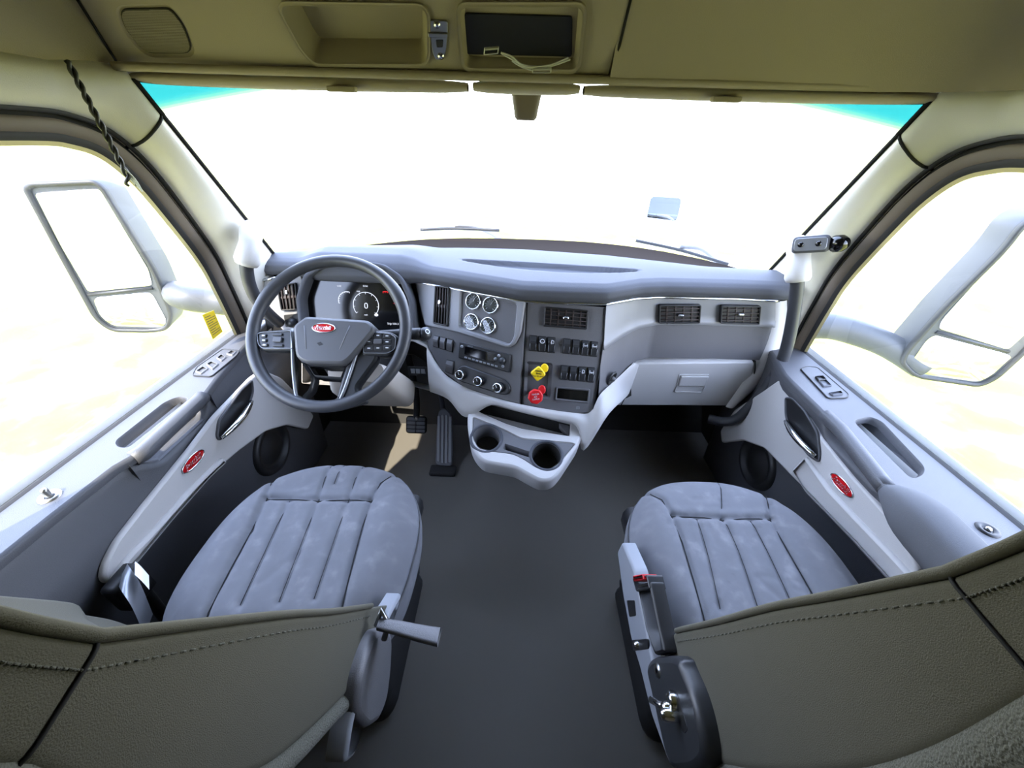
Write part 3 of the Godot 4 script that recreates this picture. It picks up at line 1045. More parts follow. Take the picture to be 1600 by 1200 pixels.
	for p in spline(window_path(), 4):
		gp.append(Vector2(-p.z, (p.y - 0.66)))
	gp.append(Vector2(0.26, -0.03))
	gp.append(Vector2(1.19, -0.03))
	st = surf()
	cap(st, gp, Transform3D(Vector3(0, 0, -1), Vector3(-0.07 * s, 0.58, 0) / 0.58, Vector3(s, 0, 0), Vector3(1.0 * s, 0.66, 0)), 0.0)
	put("side_glass", st, "glass", win)
	if right:
		# padded armrest
		st = surf()
		rows = []
		for i in 25:
			var t := i / 24.0
			var z := lerpf(-0.61, -0.12, t)
			var tap := pow(sin(minf(t * 4.0, 1.0) * PI * 0.5), 0.6)
			var row := []
			for k in 16:
				var a := TAU * k / 16.0
				var ca := signf(cos(a)) * pow(absf(cos(a)), 0.6)
				var sa := signf(sin(a)) * pow(absf(sin(a)), 0.6)
				row.append(Vector3(lerpf(0.825, 0.81, t) + ca * 0.052 * tap + 0.028 * maxf(-sa, 0.0), lerpf(0.640, 0.630, t) + sa * 0.055 * tap, z))
			rows.append(row)
		var ends0 := []
		for k in 16:
			ends0.append(Vector3(0.825, 0.64, -0.615))
		rows.push_front(ends0)
		loft(st, rows, true)
		put("armrest_pad", st, "arm_cloth", door, "grey padded cloth armrest")


# ---------------------------------------------------------------- dashboard
func bil(q: Array, u: float, v: float) -> Vector2:      # q: top left, top right, bottom right, bottom left
	return q[0].lerp(q[1], u).lerp(q[3].lerp(q[2], u), v)

# An air outlet: dark box, rim, thin slats both ways and a bright tab.
func vent(parent: Node3D, f: Transform3D, q: Array, across: int, upright: int, front_upright: bool, z := 0.0, tab := Vector2(0.5, 0.45)):
	var st := surf()
	var o := rp(q, 0.006)
	plate(st, o, f, z - 0.004, z + 0.001, 0.0005)
	var v := put("air_vent", st, "black", parent, "dark air vent with thin slats")
	st = surf()
	frame_ring(st, o, 0.005, f, z - 0.002, z + 0.009)
	put("vent_rim", st, "black", v)
	for k in across:
		var t := (k + 1.0) / (across + 1.0)
		st = surf()
		var h := 0.09 / (across + 1.0)
		plate(st, [bil(q, 0.03, t - h), bil(q, 0.97, t - h), bil(q, 0.97, t + h), bil(q, 0.03, t + h)], f, z, z + (0.004 if front_upright else 0.008), 0.0008)
		put("slat", st, "vent_slat", v)
	for k in upright:
		var t := (k + 1.0) / (upright + 1.0)
		st = surf()
		var h := 0.09 / (upright + 1.0)
		plate(st, [bil(q, t - h, 0.04), bil(q, t + h, 0.04), bil(q, t + h, 0.96), bil(q, t - h, 0.96)], f, z, z + (0.008 if front_upright else 0.004), 0.0008)
		put("slat", st, "vent_slat", v)
	st = surf()
	plate(st, rr(0.009, 0.015, 0.004, bil(q, tab.x, tab.y)) if front_upright else rr(0.018, 0.008, 0.003, bil(q, tab.x, tab.y)), f, z + 0.006, z + 0.015, 0.002)
	put("vent_tab", st, "chrome", v)

# A bank of rocker switches side by side in one bezel.
func rockers(parent: Node3D, f: Transform3D, q: Array, n: int, icons: Array, z := 0.0, rounded := false):
	for k in n:
		var a := k / float(n)
		var b := (k + 1.0) / n
		var c := [bil(q, a + 0.02, 0.0), bil(q, b - 0.02, 0.0), bil(q, b - 0.02, 1.0), bil(q, a + 0.02, 1.0)]
		var st := surf()
		plate(st, rp(c, 0.003), f, z - 0.003, z + 0.003, 0.001)
		var sw := put("rocker_switch", st, "black", parent)
		st = surf()
		var c2 := [bil(c, 0.08, 0.06), bil(c, 0.92, 0.06), bil(c, 0.92, 0.94), bil(c, 0.08, 0.94)]
		# paddle with a kink across the middle
		var rows := []
		for i in 7:
			var t := i / 6.0
			var zz := z + 0.004 + 0.007 * (1.0 - absf(t * 2.0 - 1.0)) + (0.003 if t < 0.5 else 0.0)
			rows.append([f * v3(bil(c2, 0.0, t), z), f * v3(bil(c2, 0.04, t), zz), f * v3(bil(c2, 0.96, t), zz), f * v3(bil(c2, 1.0, t), z)])
		loft(st, rows, false, -1)
		put("paddle", st, "wheel_black" if not rounded else "dash_dark", sw)
		if rounded:
			continue
		for e in [0.04, 0.96]:
			st = surf()
			tube(st, [f * v3(bil(c2, e, 0.52), z + 0.012), f * v3(bil(c2, e * 0.86 + 0.07, 0.97), z + 0.006)], 0.0007, 5)
			put("edge_line", st, "silver_paint", sw)
		if icons[k] != "":
			st = surf()
			var m := bil(c2, 0.5, 0.30)
			var w: float = (c2[1] - c2[0]).length() * 0.30
			var pts := []
			if icons[k] == "ring":
				for i in 13:
					pts.append(f * v3(m + Vector2(cos(TAU * i / 12.0), sin(TAU * i / 12.0)) * w, z + 0.0135))
			elif icons[k] == "lamp":
				pts = [f * v3(m + Vector2(0, w), z + 0.0135), f * v3(m + Vector2(w, w * 0.5), z + 0.0135), f * v3(m + Vector2(w, -w * 0.6), z + 0.0135), f * v3(m + Vector2(-w * 0.2, -w), z + 0.0135), f * v3(m + Vector2(0, w), z + 0.0135)]
			else:
				pts = [f * v3(m + Vector2(-w, w), z + 0.0135), f * v3(m + Vector2(-w, -w), z + 0.0135), f * v3(m + Vector2(-w, 0), z + 0.0135), f * v3(m + Vector2(w, 0), z + 0.0135), f * v3(m + Vector2(w, w), z + 0.0135), f * v3(m + Vector2(w, -w), z + 0.0135)]
			tube(st, pts, 0.0009, 5)
			put("icon", st, "print_white", sw)
			st = surf()
			tube(st, [f * v3(m + Vector2(-w * 1.5, 0), z + 0.0135), f * v3(m + Vector2(-w * 1.25, 0), z + 0.0135)], 0.0007, 5)
			tube(st, [f * v3(m + Vector2(w * 0.5, -w * 0.4), z + 0.0135), f * v3(m + Vector2(-w * 0.5, -w * 0.4), z + 0.0135)], 0.0007, 5)
			put("icon", st, "print_white", sw)

func lean(x: float) -> float:
	return sample([[-0.95, 0.3], [-0.4, 0.35], [-0.3, 0.5], [0.25, 0.5], [0.34, 0.25], [0.46, 0.06], [0.95, 0.06]], x)

func face(x: float, y: float, out := 0.0) -> Vector3:
	return Vector3(x, y, zs(x) + (0.835 - y) * lean(x) + out)

func pad_point(x: float, t: float) -> Vector3:
	var z0 := zs(x)
	var z1 := sample([[-0.95, -1.38], [-0.65, -1.46], [-0.24, -1.53], [0.0, -1.54], [0.3, -1.49], [0.65, -1.37], [0.95, -1.345]], x)
	var nose := [[0.0, 0.838, 0.0], [0.03, 0.843, 0.010], [0.07, 0.858, 0.016], [0.11, 0.874, 0.010], [0.15, 0.885, -0.004], [0.20, 0.892, -0.025]]
	var hump := 0.030 * smoothstep(-0.80, -0.68, x) * (1.0 - smoothstep(-0.42, -0.30, x))
	var p: Vector3
	if t <= 0.20:
		for i in 5:
			if t <= nose[i + 1][0] + 1e-6:
				var w: float = (t - nose[i][0]) / (nose[i + 1][0] - nose[i][0])
				p = Vector3(x, lerpf(nose[i][1], nose[i + 1][1], w), z0 + lerpf(nose[i][2], nose[i + 1][2], w))
				break
	else:
		var w: float = (t - 0.20) / 0.80
		p = Vector3(x, 0.892 + 0.007 * sin(PI * w * 0.7), lerpf(z0 - 0.025, z1, w))
		if w > 0.93:
			p.y -= 0.010 * pow((w - 0.93) / 0.07, 2.0)
	p.y += hump * smoothstep(0.0, 0.25, t) * (1.0 - 0.6 * smoothstep(0.4, 1.0, t))
	p.z += hump * 1.3 * (1.0 - smoothstep(0.0, 0.5, t))
	# shallow tray pressed into the middle
	var back_edge := lerpf(-1.372, -1.312, clampf((x + 0.19) / 0.57, 0.0, 1.0))
	var front_edge := lerpf(-1.29, -1.235, clampf((x + 0.19) / 0.57, 0.0, 1.0)) - 0.06 * pow(absf((x - 0.10) / 0.30), 2.0)
	if x > -0.20 and x < 0.39 and p.z > back_edge and p.z < front_edge:
		p.y -= 0.016 * smoothstep(0.0, 0.25, 1.0 - (p.z - back_edge) / maxf(front_edge - back_edge, 0.01)) * smoothstep(0.0, 0.004, p.z - back_edge)
	return p

func build_dashboard():
	var d := thing("dashboard", "wide grey truck dashboard with centre stack, vents and glove box", "dashboard", "", Vector3(0, 0.4, -1.3))
	var st := surf()
	var rows := []
	# top pad
	for k in 91:
		var row := []
		for i in 121:
			row.append(pad_point(lerpf(-0.93, 0.90, i / 120.0), k / 90.0))
		rows.append(row)
	loft(st, rows)
	put("top_pad", st, "dash_pad", d, "soft charcoal dash top pad")
	st = surf()
	var slit := []
	for p in [Vector2(0.0231,-0.147), Vector2(0.1367,-0.1621), Vector2(0.2639,-0.1697)]:
		slit.append(Vector3(p.x, 0.8835, -1.4 - p.y + 0.012))
	tube(st, spline(slit, 6), 0.0045, 6)
	put("pad_slot", st, "seam", d)
	# cowl between pad and windshield
	st = surf()
	rows = [[], [], []]
	for i in 61:
		var x := lerpf(-0.93, 0.90, i / 60.0)
		var e := pad_point(x, 1.0)
		var w: Vector3 = ws(clampf(x / 0.908, -1.0, 1.0), 0.0)
		rows[0].append(e)
		rows[1].append(Vector3(x, 0.83, lerpf(e.z, w.z, 0.15)))
		rows[2].append(Vector3(x, w.y + 0.004, w.z + 0.004))
	loft(st, rows)
	put("cowl_panel", st, "cowl", d, "dark brown cowl strip under the windshield")
	# core behind the faces
	st = surf()
	rows = [[], [], [], []]
	for i in 93:
		var x := lerpf(-0.95, 0.93, i / 92.0)
		var yb := sample([[-0.95, 0.56], [-0.4, 0.56], [-0.2, 0.52], [0.25, 0.46], [0.42, 0.42], [0.95, 0.42]], x)
		rows[0].append(face(x, 0.84, -0.02))
		rows[1].append(face(x, yb + 0.02, -0.03))
		rows[2].append(face(x, yb, -0.06))
		rows[3].append(Vector3(x, yb + 0.05, -1.75))
	loft(st, rows)
	put("core", st, "rubber", d)
	# bright strip
	st = surf()
	var path := []
	for i in 81:
		var x := lerpf(-0.375, 0.845, i / 80.0)
		path.append(Vector3(x, 0.8375, zs(x) + 0.008))
	tube(st, path, 0.0045, 8)
	put("chrome_strip", st, "chrome", d, "bright strip along the dash pad")
	# passenger side faces
	st = surf()
	rows = []
	for k in 9:
		var row := []
		for i in 61:
			var x := lerpf(0.268, 0.862, i / 60.0)
			var yl := sample([[0.26, 0.705], [0.40, 0.738], [0.50, 0.745], [0.90, 0.748]], x)
			var t := k / 8.0
			row.append(face(x, lerpf(0.836, yl, t), 0.004 + 0.010 * smoothstep(0.8, 1.0, t)))
		rows.append(row)
	var shelf := []
	for p in rows[-1]:
		shelf.append(p + Vector3(0, -0.004, -0.014))
	rows.append(shelf)
	loft(st, rows)
	put("vent_panel", st, "brushed", d, "satin grey panel with two vents")
	st = surf()
	rows = []
	for k in 7:
		var row := []
		for i in 61:
			var x := lerpf(0.262, 0.885, i / 60.0)
			var yh := sample([[0.26, 0.705], [0.40, 0.738], [0.50, 0.745], [0.90, 0.748]], x)
			var yl := sample([[0.26, 0.52], [0.30, 0.545], [0.36, 0.585], [0.42, 0.612], [0.90, 0.618]], x)
			row.append(face(x, lerpf(yh, yl, k / 6.0), 0.002))
		rows.append(row)
	loft(st, rows)
	put("middle_panel", st, "dash_dark", d)
	vent(d, FP, [Vector2(-0.1942,-0.0209), Vector2(-0.0571,-0.0167), Vector2(-0.0437,-0.0817), Vector2(-0.1822,-0.0861)], 4, 4, false, 0.008, Vector2(0.52, 0.55))
	vent(d, FP, [Vector2(0.0087,-0.0169), Vector2(0.1395,-0.0151), Vector2(0.1558,-0.0801), Vector2(0.0231,-0.0796)], 4, 4, false, 0.008, Vector2(0.5, 0.45))
	# glove box
	st = surf()
	plate(st, rp([Vector2(-0.1945,0.0346), Vector2(0.2392,0.0566), Vector2(0.2576,0.002), Vector2(0.2515,-0.0756), Vector2(0.2326,-0.1593), Vector2(-0.2272,-0.1753), Vector2(-0.2081,-0.0813)], 0.012), FB, -0.05, 0.006, 0.006)
	var gb := put("glove_box_door", st, "light_trim", d, "light grey glove box door")
	st = surf()
	frame_ring(st, rp([Vector2(-0.0108,-0.0084), Vector2(0.1006,-0.0041), Vector2(0.1039,-0.0688), Vector2(0.1028,-0.0945), Vector2(-0.0044,-0.0956), Vector2(-0.0046,-0.0699)], 0.006), 0.004, FB, 0.004, 0.009)
	put("latch_recess", st, "light_trim", gb)
	st = surf()
	plate(st, rp([Vector2(-0.002,-0.0141), Vector2(0.0981,-0.0102), Vector2(0.0983,-0.0595), Vector2(-0.0002,-0.0603)], 0.004), FB, 0.005, 0.013, 0.003)
	put("latch", st, "light_trim", gb)
	st = surf()
	path = []
	for p in [Vector2(-0.183,0.035), Vector2(-0.1746,-0.0672), Vector2(-0.1895,-0.1737)]:
		path.append(FB * v3(p, 0.004))
	tube(st, spline(path, 4), 0.003, 6)
	put("door_joint", st, "gap", gb)
	st = surf()
	path = []
	for p in [Vector2(0.2402,0.0595), Vector2(0.2612,-0.0009), Vector2(0.2552,-0.0786), Vector2(0.2376,-0.1591)]:
		path.append(FB * v3(p, 0.004))
	tube(st, spline(path, 4), 0.003, 6)
	put("door_joint", st, "gap", gb)
	st = surf()
	var ea := []
	var eb := []
	for p in [Vector2(0.1774,-0.003), Vector2(0.1987,-0.0903), Vector2(0.2018,-0.1923), Vector2(0.1871,-0.2979), Vector2(0.1553,-0.4246)]:
		ea.append(FP * v3(p, -0.002))
	for p in [Vector2(0.2306,0.0008), Vector2(0.2656,-0.0999), Vector2(0.2739,-0.2154), Vector2(0.2526,-0.3231), Vector2(0.1938,-0.4292)]:
		eb.append(FP * v3(p, -0.008))
	ribbon(st, spline(ea, 5), spline(eb, 5), Vector3(0, 0.2, 1), 0.012)
	put("end_cap", st, "light_trim", d, "light grey curved dash end cap")
	# centre stack: right section
	st = surf()
	var recess := rp([Vector2(-0.1147,-0.1879), Vector2(-0.026,-0.1911), Vector2(-0.0288,-0.3083), Vector2(-0.1164,-0.3093)], 0.012)
	pocketed(st, [Vector2(-0.1159,0.0022), Vector2(0.1288,-0.0098), Vector2(0.1333,-0.1099), Vector2(0.1248,-0.2335), Vector2(0.1113,-0.35), Vector2(0.0529,-0.3542), Vector2(-0.027,-0.3465), Vector2(-0.1197,-0.3328), Vector2(-0.1192,-0.1798)], [[recess, 0.02, 0.008]], FK, -0.04, 0.0, 0.003)
	put("switch_panel", st, "dash_dark", d, "dark grey centre stack switch panel")
	vent(d, FK, [Vector2(-0.0627,-0.014), Vector2(0.0771,-0.0214), Vector2(0.0766,-0.0815), Vector2(-0.064,-0.076)], 4, 5, false, 0.001, Vector2(0.5, 0.5))
	rockers(d, FK, [Vector2(-0.1077,-0.1038), Vector2(-0.0197,-0.109), Vector2(-0.0192,-0.1599), Vector2(-0.1078,-0.1548)], 3, ["", "ring", "lamp"])
	rockers(d, FK, [Vector2(0.0008,-0.1103), Vector2(0.1175,-0.1186), Vector2(0.1165,-0.1676), Vector2(-0.0008,-0.1593)], 4, ["", "", "bar", "bar"])
	rockers(d, FK, [Vector2(-0.0031,-0.1965), Vector2(0.1124,-0.2007), Vector2(0.1114,-0.2507), Vector2(-0.0048,-0.2443)], 4, ["", "", "lamp", "bar"])
	st = surf()
	frame_ring(st, rp([Vector2(-0.012,-0.2676), Vector2(0.0982,-0.2721), Vector2(0.0968,-0.3186), Vector2(-0.014,-0.312)], 0.004), 0.005, FK, -0.001, 0.004)
	var dsp := put("small_display", st, "dash_dark", d, "small black display window")
	st = surf()
	plate(st, rp([Vector2(-0.0055,-0.2737), Vector2(0.0924,-0.2786), Vector2(0.0902,-0.3124), Vector2(-0.0081,-0.3054)], 0.002), FK, -0.002, 0.001, 0.0005)
	put("display_glass", st, "black_gloss", dsp)
	lettering("mark", "(II)", 0.010, at_frame(FK, Vector2(0.0623,-0.3347), 0.0), "print_grey", d)
	# parking valves
	st = surf()
	lathe(st, [Vector2(0.0, 0.028), Vector2(0.010, 0.026), Vector2(0.010, -0.02)], at_frame(FK, Vector2(-0.0698,-0.2278), 0.0), 16)
	var kb := put("parking_brake_knob", st, "black", d, "yellow diamond parking brake knob")
	st = surf()
	plate(st, rp([Vector2(0, 0.026), Vector2(0.026, 0), Vector2(0, -0.026), Vector2(-0.026, 0)], 0.008), at_frame(FK, Vector2(-0.0741,-0.2238), 0.028, -0.08), 0.0, 0.012, 0.004)
	put("knob_face", st, "valve_yellow", kb)
	st = surf()
	plate(st, oval(0.012, 0.014), at_frame(FK, Vector2(-0.0541,-0.2065), 0.022), 0.0, 0.010, 0.003)
	put("knob_lobe", st, "valve_yellow", kb)
	for i in 3:
		lettering("knob_text", ["PARKING", "BRAKE", "PULL TO APPLY"][i], 0.0065, at_frame(FK, Vector2(-0.072,-0.2237), 0.0405, -0.08) * Transform3D(Basis(), Vector3(0, 0.008 - 0.008 * i, 0)), "black", kb)
	st = surf()
	lathe(st, [Vector2(0.0, 0.028), Vector2(0.010, 0.026), Vector2(0.010, -0.02)], at_frame(FK, Vector2(-0.0754,-0.2909), 0.0), 16)
	var kr := put("air_supply_knob", st, "black", d, "red eight sided air supply knob")
	st = surf()
	plate(st, rp(oval(0.025, 0.025, Vector2.ZERO, 8), 0.003, 2), at_frame(FK, Vector2(-0.0793,-0.2974), 0.028, 0.25), 0.0, 0.012, 0.004)
	put("knob_face", st, "valve_red", kr)
	st = surf()
	plate(st, oval(0.012, 0.014), at_frame(FK, Vector2(-0.0594,-0.2756), 0.022), 0.0, 0.010, 0.003)
	put("knob_lobe", st, "valve_red", kr)
	for i in 3:
		lettering("knob_text", ["TRAILER", "AIR", "SUPPLY"][i], 0.0065, at_frame(FK, Vector2(-0.0793,-0.2974), 0.0405, 0.15) * Transform3D(Basis(), Vector3(0, 0.008 - 0.008 * i, 0)), "print_white", kr)
	# centre stack: left section, turned to the driver
	st = surf()
	plate(st, [Vector2(-0.203,0.0068), Vector2(0.212,0.0016), Vector2(0.2307,-0.1359), Vector2(0.2578,-0.3246), Vector2(0.1615,-0.3256), Vector2(0.0461,-0.3167), Vector2(-0.0438,-0.2838), Vector2(-0.1146,-0.2127), Vector2(-0.1353,-0.1443), Vector2(-0.1582,-0.0924)], FG, -0.04, 0.0, 0.003)
	put("radio_panel", st, "dash_dark", d, "dark grey centre stack radio panel")
	st = surf()
	var gr := rp([Vector2(-0.0216,0.0003), Vector2(0.1876,-0.0066), Vector2(0.2002,-0.1172), Vector2(0.1886,-0.1468), Vector2(-0.004,-0.1257)], 0.014)
	pocketed(st, rp([Vector2(-0.203,0.0068), Vector2(0.2099,0.0012), Vector2(0.2154,-0.0955), Vector2(0.2044,-0.1372), Vector2(0.1812,-0.1547), Vector2(-0.0059,-0.1413), Vector2(-0.1332,-0.1417), Vector2(-0.1582,-0.0924)], 0.008), [[gr, 0.014, 0.004]], FG, -0.002, 0.012, 0.005)
	put("gauge_panel", st, "brushed", d, "grey raised gauge panel")
	vent(d, FG, [Vector2(-0.1132,-0.0013), Vector2(-0.0585,0.0009), Vector2(-0.0408,-0.1284), Vector2(-0.0968,-0.128)], 1, 4, true, 0.012, Vector2(0.42, 0.42))
	for c in [Vector2(0.03,-0.0293), Vector2(0.0937,-0.031), Vector2(0.0363,-0.0963), Vector2(0.0981,-0.0974)]:
		var gx := at_frame(FG, c, -0.001)
		st = surf()
		lathe(st, [Vector2(0.0, 0.004), Vector2(0.024, 0.004), Vector2(0.026, 0.0)], gx, 28)
		var ga := put("gauge", st, "black", d, "small round gauge with chrome bezel")
		st = surf()
		lathe(st, [Vector2(0.0235, 0.004), Vector2(0.0245, 0.0085), Vector2(0.027, 0.008), Vector2(0.0285, 0.0)], gx, 32)
		put("bezel", st, "chrome", ga)
		st = surf()
		for i in 11:
			var a := lerpf(-0.75, 0.75, i / 10.0) * PI + PI * 0.5
			var r0 := 0.016 if i % 5 else 0.014
			tube(st, [gx * Vector3(cos(a) * r0, sin(a) * r0, 0.0043), gx * Vector3(cos(a) * 0.020, sin(a) * 0.020, 0.0043)], 0.0006, 4)
		put("dial_marks", st, "print_white", ga).set_meta("kind", "stuff")
		st = surf()
		tube(st, [gx * Vector3(0, 0, 0.0055), gx * Vector3(0.006, 0.015, 0.0055)], [0.001, 0.0004], 5)
		put("needle", st, "print_white", ga)
		st = surf()
		plate(st, oval(0.0238, 0.0238), gx, 0.0062, 0.0068, 0.0002)
		put("gauge_glass", st, "glass", ga)
	rockers(d, FG, [Vector2(-0.0973,-0.1661), Vector2(-0.0157,-0.1675), Vector2(-0.0121,-0.2112), Vector2(-0.0949,-0.2063)], 3, ["", "", ""], 0.0, true)
	rockers(d, FG, [Vector2(-0.0322,-0.238), Vector2(0.0005,-0.2374), Vector2(0.005,-0.2859), Vector2(-0.0287,-0.2825)], 1, [""], 0.0, true)
	# radio
	st = surf()
	var rq := [Vector2(0.0094,-0.169), Vector2(0.1963,-0.1725), Vector2(0.204,-0.2303), Vector2(0.0152,-0.223)]
	plate(st, rp(rq, 0.004), FG, -0.002, 0.010, 0.002)
	var ra := put("radio", st, "black", d, "black radio with row of buttons")
	st = surf()
	plate(st, rp([bil(rq, 0.12, 0.16), bil(rq, 0.72, 0.16), bil(rq, 0.72, 0.68), bil(rq, 0.12, 0.68)], 0.003), FG, 0.008, 0.0112, 0.0005)
	put("radio_screen", st, "black_gloss", ra)
	for i in 9:
		st = surf()
		var u := 0.13 + 0.075 * i
		plate(st, [bil(rq, u, 0.80), bil(rq, u + 0.05, 0.80), bil(rq, u + 0.05, 0.89), bil(rq, u, 0.89)], FG, 0.008, 0.0125, 0.0006)
		put("preset_button", st, "print_grey", ra)
	for e in [[0.06, 0.25], [0.79, 0.22], [0.73, 0.45], [0.88, 0.75]]:
		st = surf()
		lathe(st, [Vector2(0.0, 0.006), Vector2(0.0045, 0.0055), Vector2(0.0055, 0.0)], at_frame(FG, bil(rq, e[0], e[1]), 0.009), 14)
		put("radio_button", st, "print_grey", ra)
	st = surf()
	lathe(st, [Vector2(0.0, 0.012), Vector2(0.009, 0.011), Vector2(0.011, 0.0)], at_frame(FG, bil(rq, 0.86, 0.45), 0.009), 18)
	put("radio_knob", st, "wheel_black", ra)
	lettering("radio_print", "AM/FM", 0.006, at_frame(FG, bil(rq, 0.22, 0.12), 0.010), "print_grey", ra)
	# heater controls
	st = surf()
	plate(st, rp([Vector2(0.0171,-0.2583), Vector2(0.0387,-0.2422), Vector2(0.1983,-0.2575), Vector2(0.2187,-0.2784), Vector2(0.2144,-0.3011), Vector2(0.1952,-0.3082), Vector2(0.0356,-0.3012), Vector2(0.0179,-0.2874)], 0.02), FG, -0.002, 0.008, 0.004)
	var hc := put("climate_panel", st, "wheel_black", d, "black heater control panel with three knobs")
	for c in [Vector2(0.038,-0.2759), Vector2(0.1074,-0.2816), Vector2(0.179,-0.286)]:
		st = surf()
		lathe(st, [Vector2(0.0, 0.020), Vector2(0.012, 0.020), Vector2(0.014, 0.018), Vector2(0.0165, 0.004), Vector2(0.018, 0.0)], at_frame(FG, c, 0.007), 24)
		var kn := put("climate_knob", st, "black", hc)
		st = surf()
		lathe(st, [Vector2(0.0125, 0.020), Vector2(0.0135, 0.0222), Vector2(0.0155, 0.021), Vector2(0.0165, 0.0165)], at_frame(FG, c, 0.007), 24)
		put("knob_ring", st, "chrome", kn)
		st = surf()
		plate(st, rr(0.002, 0.010, 0.0008, Vector2(0, 0.005)), at_frame(FG, c, 0.027, 0.6), 0.0, 0.001, 0.0003)
		put("knob_pointer", st, "print_white", kn)
	# joints between the sections
	st = surf()
	tube(st, [FK * v3(Vector2(-0.1159,0.0022), 0.001), FK * v3(Vector2(-0.1192,-0.1798), 0.001), FK * v3(Vector2(-0.1218,-0.335), 0.001)], 0.0025, 6)
	put("panel_joint", st, "gap", d)
	st = surf()
	tube(st, [FK * v3(Vector2(0.1289,-0.0118), 0.002), FK * v3(Vector2(0.1312,-0.11), 0.002), FK * v3(Vector2(0.1113,-0.35), 0.002)], 0.0025, 6)
	put("panel_joint", st, "gap", d)
	# socket on the side of the stack
	st = surf()
	var px := Transform3D(Vector3(0.66, 0, -0.75), Vector3(0.12, 0.985, 0.1), Vector3(0.75, 0, 0.66), face(0.312, 0.60, 0.012))
	lathe(st, [Vector2(0.0, -0.004), Vector2(0.016, -0.002), Vector2(0.019, 0.004), Vector2(0.024, 0.004), Vector2(0.026, 0.0)], px, 24)
	var soc := put("socket", st, "black", d, "round black socket")
	st = surf()
	lathe(st, [Vector2(0.0, 0.012), Vector2(0.007, 0.010), Vector2(0.010, 0.0)], px * Transform3D(Basis(), Vector3(0.006, -0.006, 0)), 16)
	put("socket_plug", st, "dash_dark", soc)
	# light grey lower trim sweeping under the stack
	st = surf()
	var up3 := [Vector3(-0.3242,0.6463,-1.181), Vector3(-0.2679,0.5832,-1.1245), Vector3(-0.1898,0.5536,-1.0774), Vector3(-0.0842,0.5456,-1.0308), Vector3(0.0033,0.546,-0.996)] + [Vector3(0.1067,0.527,-0.9952), Vector3(0.1866,0.5201,-0.9911), Vector3(0.2365,0.5236,-0.9925), Vector3(0.2663,0.5777,-1.0193)] + [face(0.335, 0.578, 0.006), face(0.405, 0.612, 0.006)]
	var lo3 := [Vector3(-0.3107,0.5081,-1.1012), Vector3(-0.2428,0.5002,-1.0698), Vector3(-0.1764,0.4613,-1.0223), Vector3(-0.0878,0.5201,-1.0185), Vector3(-0.0021,0.5224,-0.9855)] + [Vector3(0.108,0.4983,-0.9809), Vector3(0.1931,0.48,-0.971), Vector3(0.2227,0.4071,-0.9343), Vector3(0.2993,0.5219,-0.9911)] + [Vector3(0.4337,0.4551,-1.2155), Vector3(0.4357,0.584,-1.2026)]
	ribbon(st, spline(up3, 5), spline(lo3, 5), Vector3(0, 0.35, 0.9), 0.014, 8, 4.0)
	put("lower_trim", st, "light_trim", d, "light grey trim sweeping below the centre stack")
	st = surf()
	plate(st, rp([Vector2(-0.3,-0.0777), Vector2(-0.0752,-0.0217), Vector2(0.1263,0.0171), Vector2(0.179,-0.0039), Vector2(0.2296,-0.0905), Vector2(0.3048,-0.1412), Vector2(0.3234,-0.2533), Vector2(0.2582,-0.1945), Vector2(0.1867,-0.1716), Vector2(0.0959,-0.1554), Vector2(-0.0862,-0.182), Vector2(-0.3129,-0.1876)], 0.01), Transform3D(Vector3(0.995,0,0.0995),Vector3(0.0285,0.9582,-0.2846),Vector3(-0.0953,0.286,0.9535),Vector3(-0.5,0.65,-1.2)), -0.06, 0.0, 0.006)
	put("knee_panel", st, "light_trim", d, "light grey knee panel beside the steering column")
	st = surf()
	plate(st, rp([Vector2(0.1051,-0.0822), Vector2(0.1782,-0.0783), Vector2(0.1849,-0.1111), Vector2(0.109,-0.1153)], 0.004), Transform3D(Vector3(0.995,0,0.0995),Vector3(0.0285,0.9582,-0.2846),Vector3(-0.0953,0.286,0.9535),Vector3(-0.5,0.65,-1.2)), 0.0, 0.004, 0.001)
	var ol := put("outlet_plate", st, "black", d)
	for u in [0.15, 0.4, 0.65]:
		st = surf()
		var oq := [Vector2(0.1051,-0.0822), Vector2(0.1782,-0.0783), Vector2(0.1849,-0.1111), Vector2(0.109,-0.1153)]
		plate(st, [bil(oq, u, 0.25), bil(oq, u + 0.2, 0.25), bil(oq, u + 0.2, 0.75), bil(oq, u, 0.75)], Transform3D(Vector3(0.995,0,0.0995),Vector3(0.0285,0.9582,-0.2846),Vector3(-0.0953,0.286,0.9535),Vector3(-0.5,0.65,-1.2)), 0.003, 0.006, 0.001)
		put("outlet_key", st, "print_grey", ol)
	# cup holder tray
	st = surf()
	var shelf_hole := rp([Vector2(-0.1955,0.1563), Vector2(-0.0493,0.1195), Vector2(0.1006,0.0817), Vector2(0.1516,0.0686), Vector2(0.1442,0.0178), Vector2(-0.0153,0.0408), Vector2(-0.069,0.0583), Vector2(-0.1711,0.1047)], 0.008)
	var cup_hole := rp([Vector2(-0.1824,0.084), Vector2(-0.0768,0.041), Vector2(-0.0149,0.0076), Vector2(0.1491,-0.0029), Vector2(0.1611,-0.0094), Vector2(0.1001,-0.0845), Vector2(0.0696,-0.1046), Vector2(0.0321,-0.0974), Vector2(-0.0098,-0.0689), Vector2(-0.0445,-0.0525), Vector2(-0.1118,-0.046), Vector2(-0.1554,-0.0363), Vector2(-0.1772,0.0019)], 0.014)
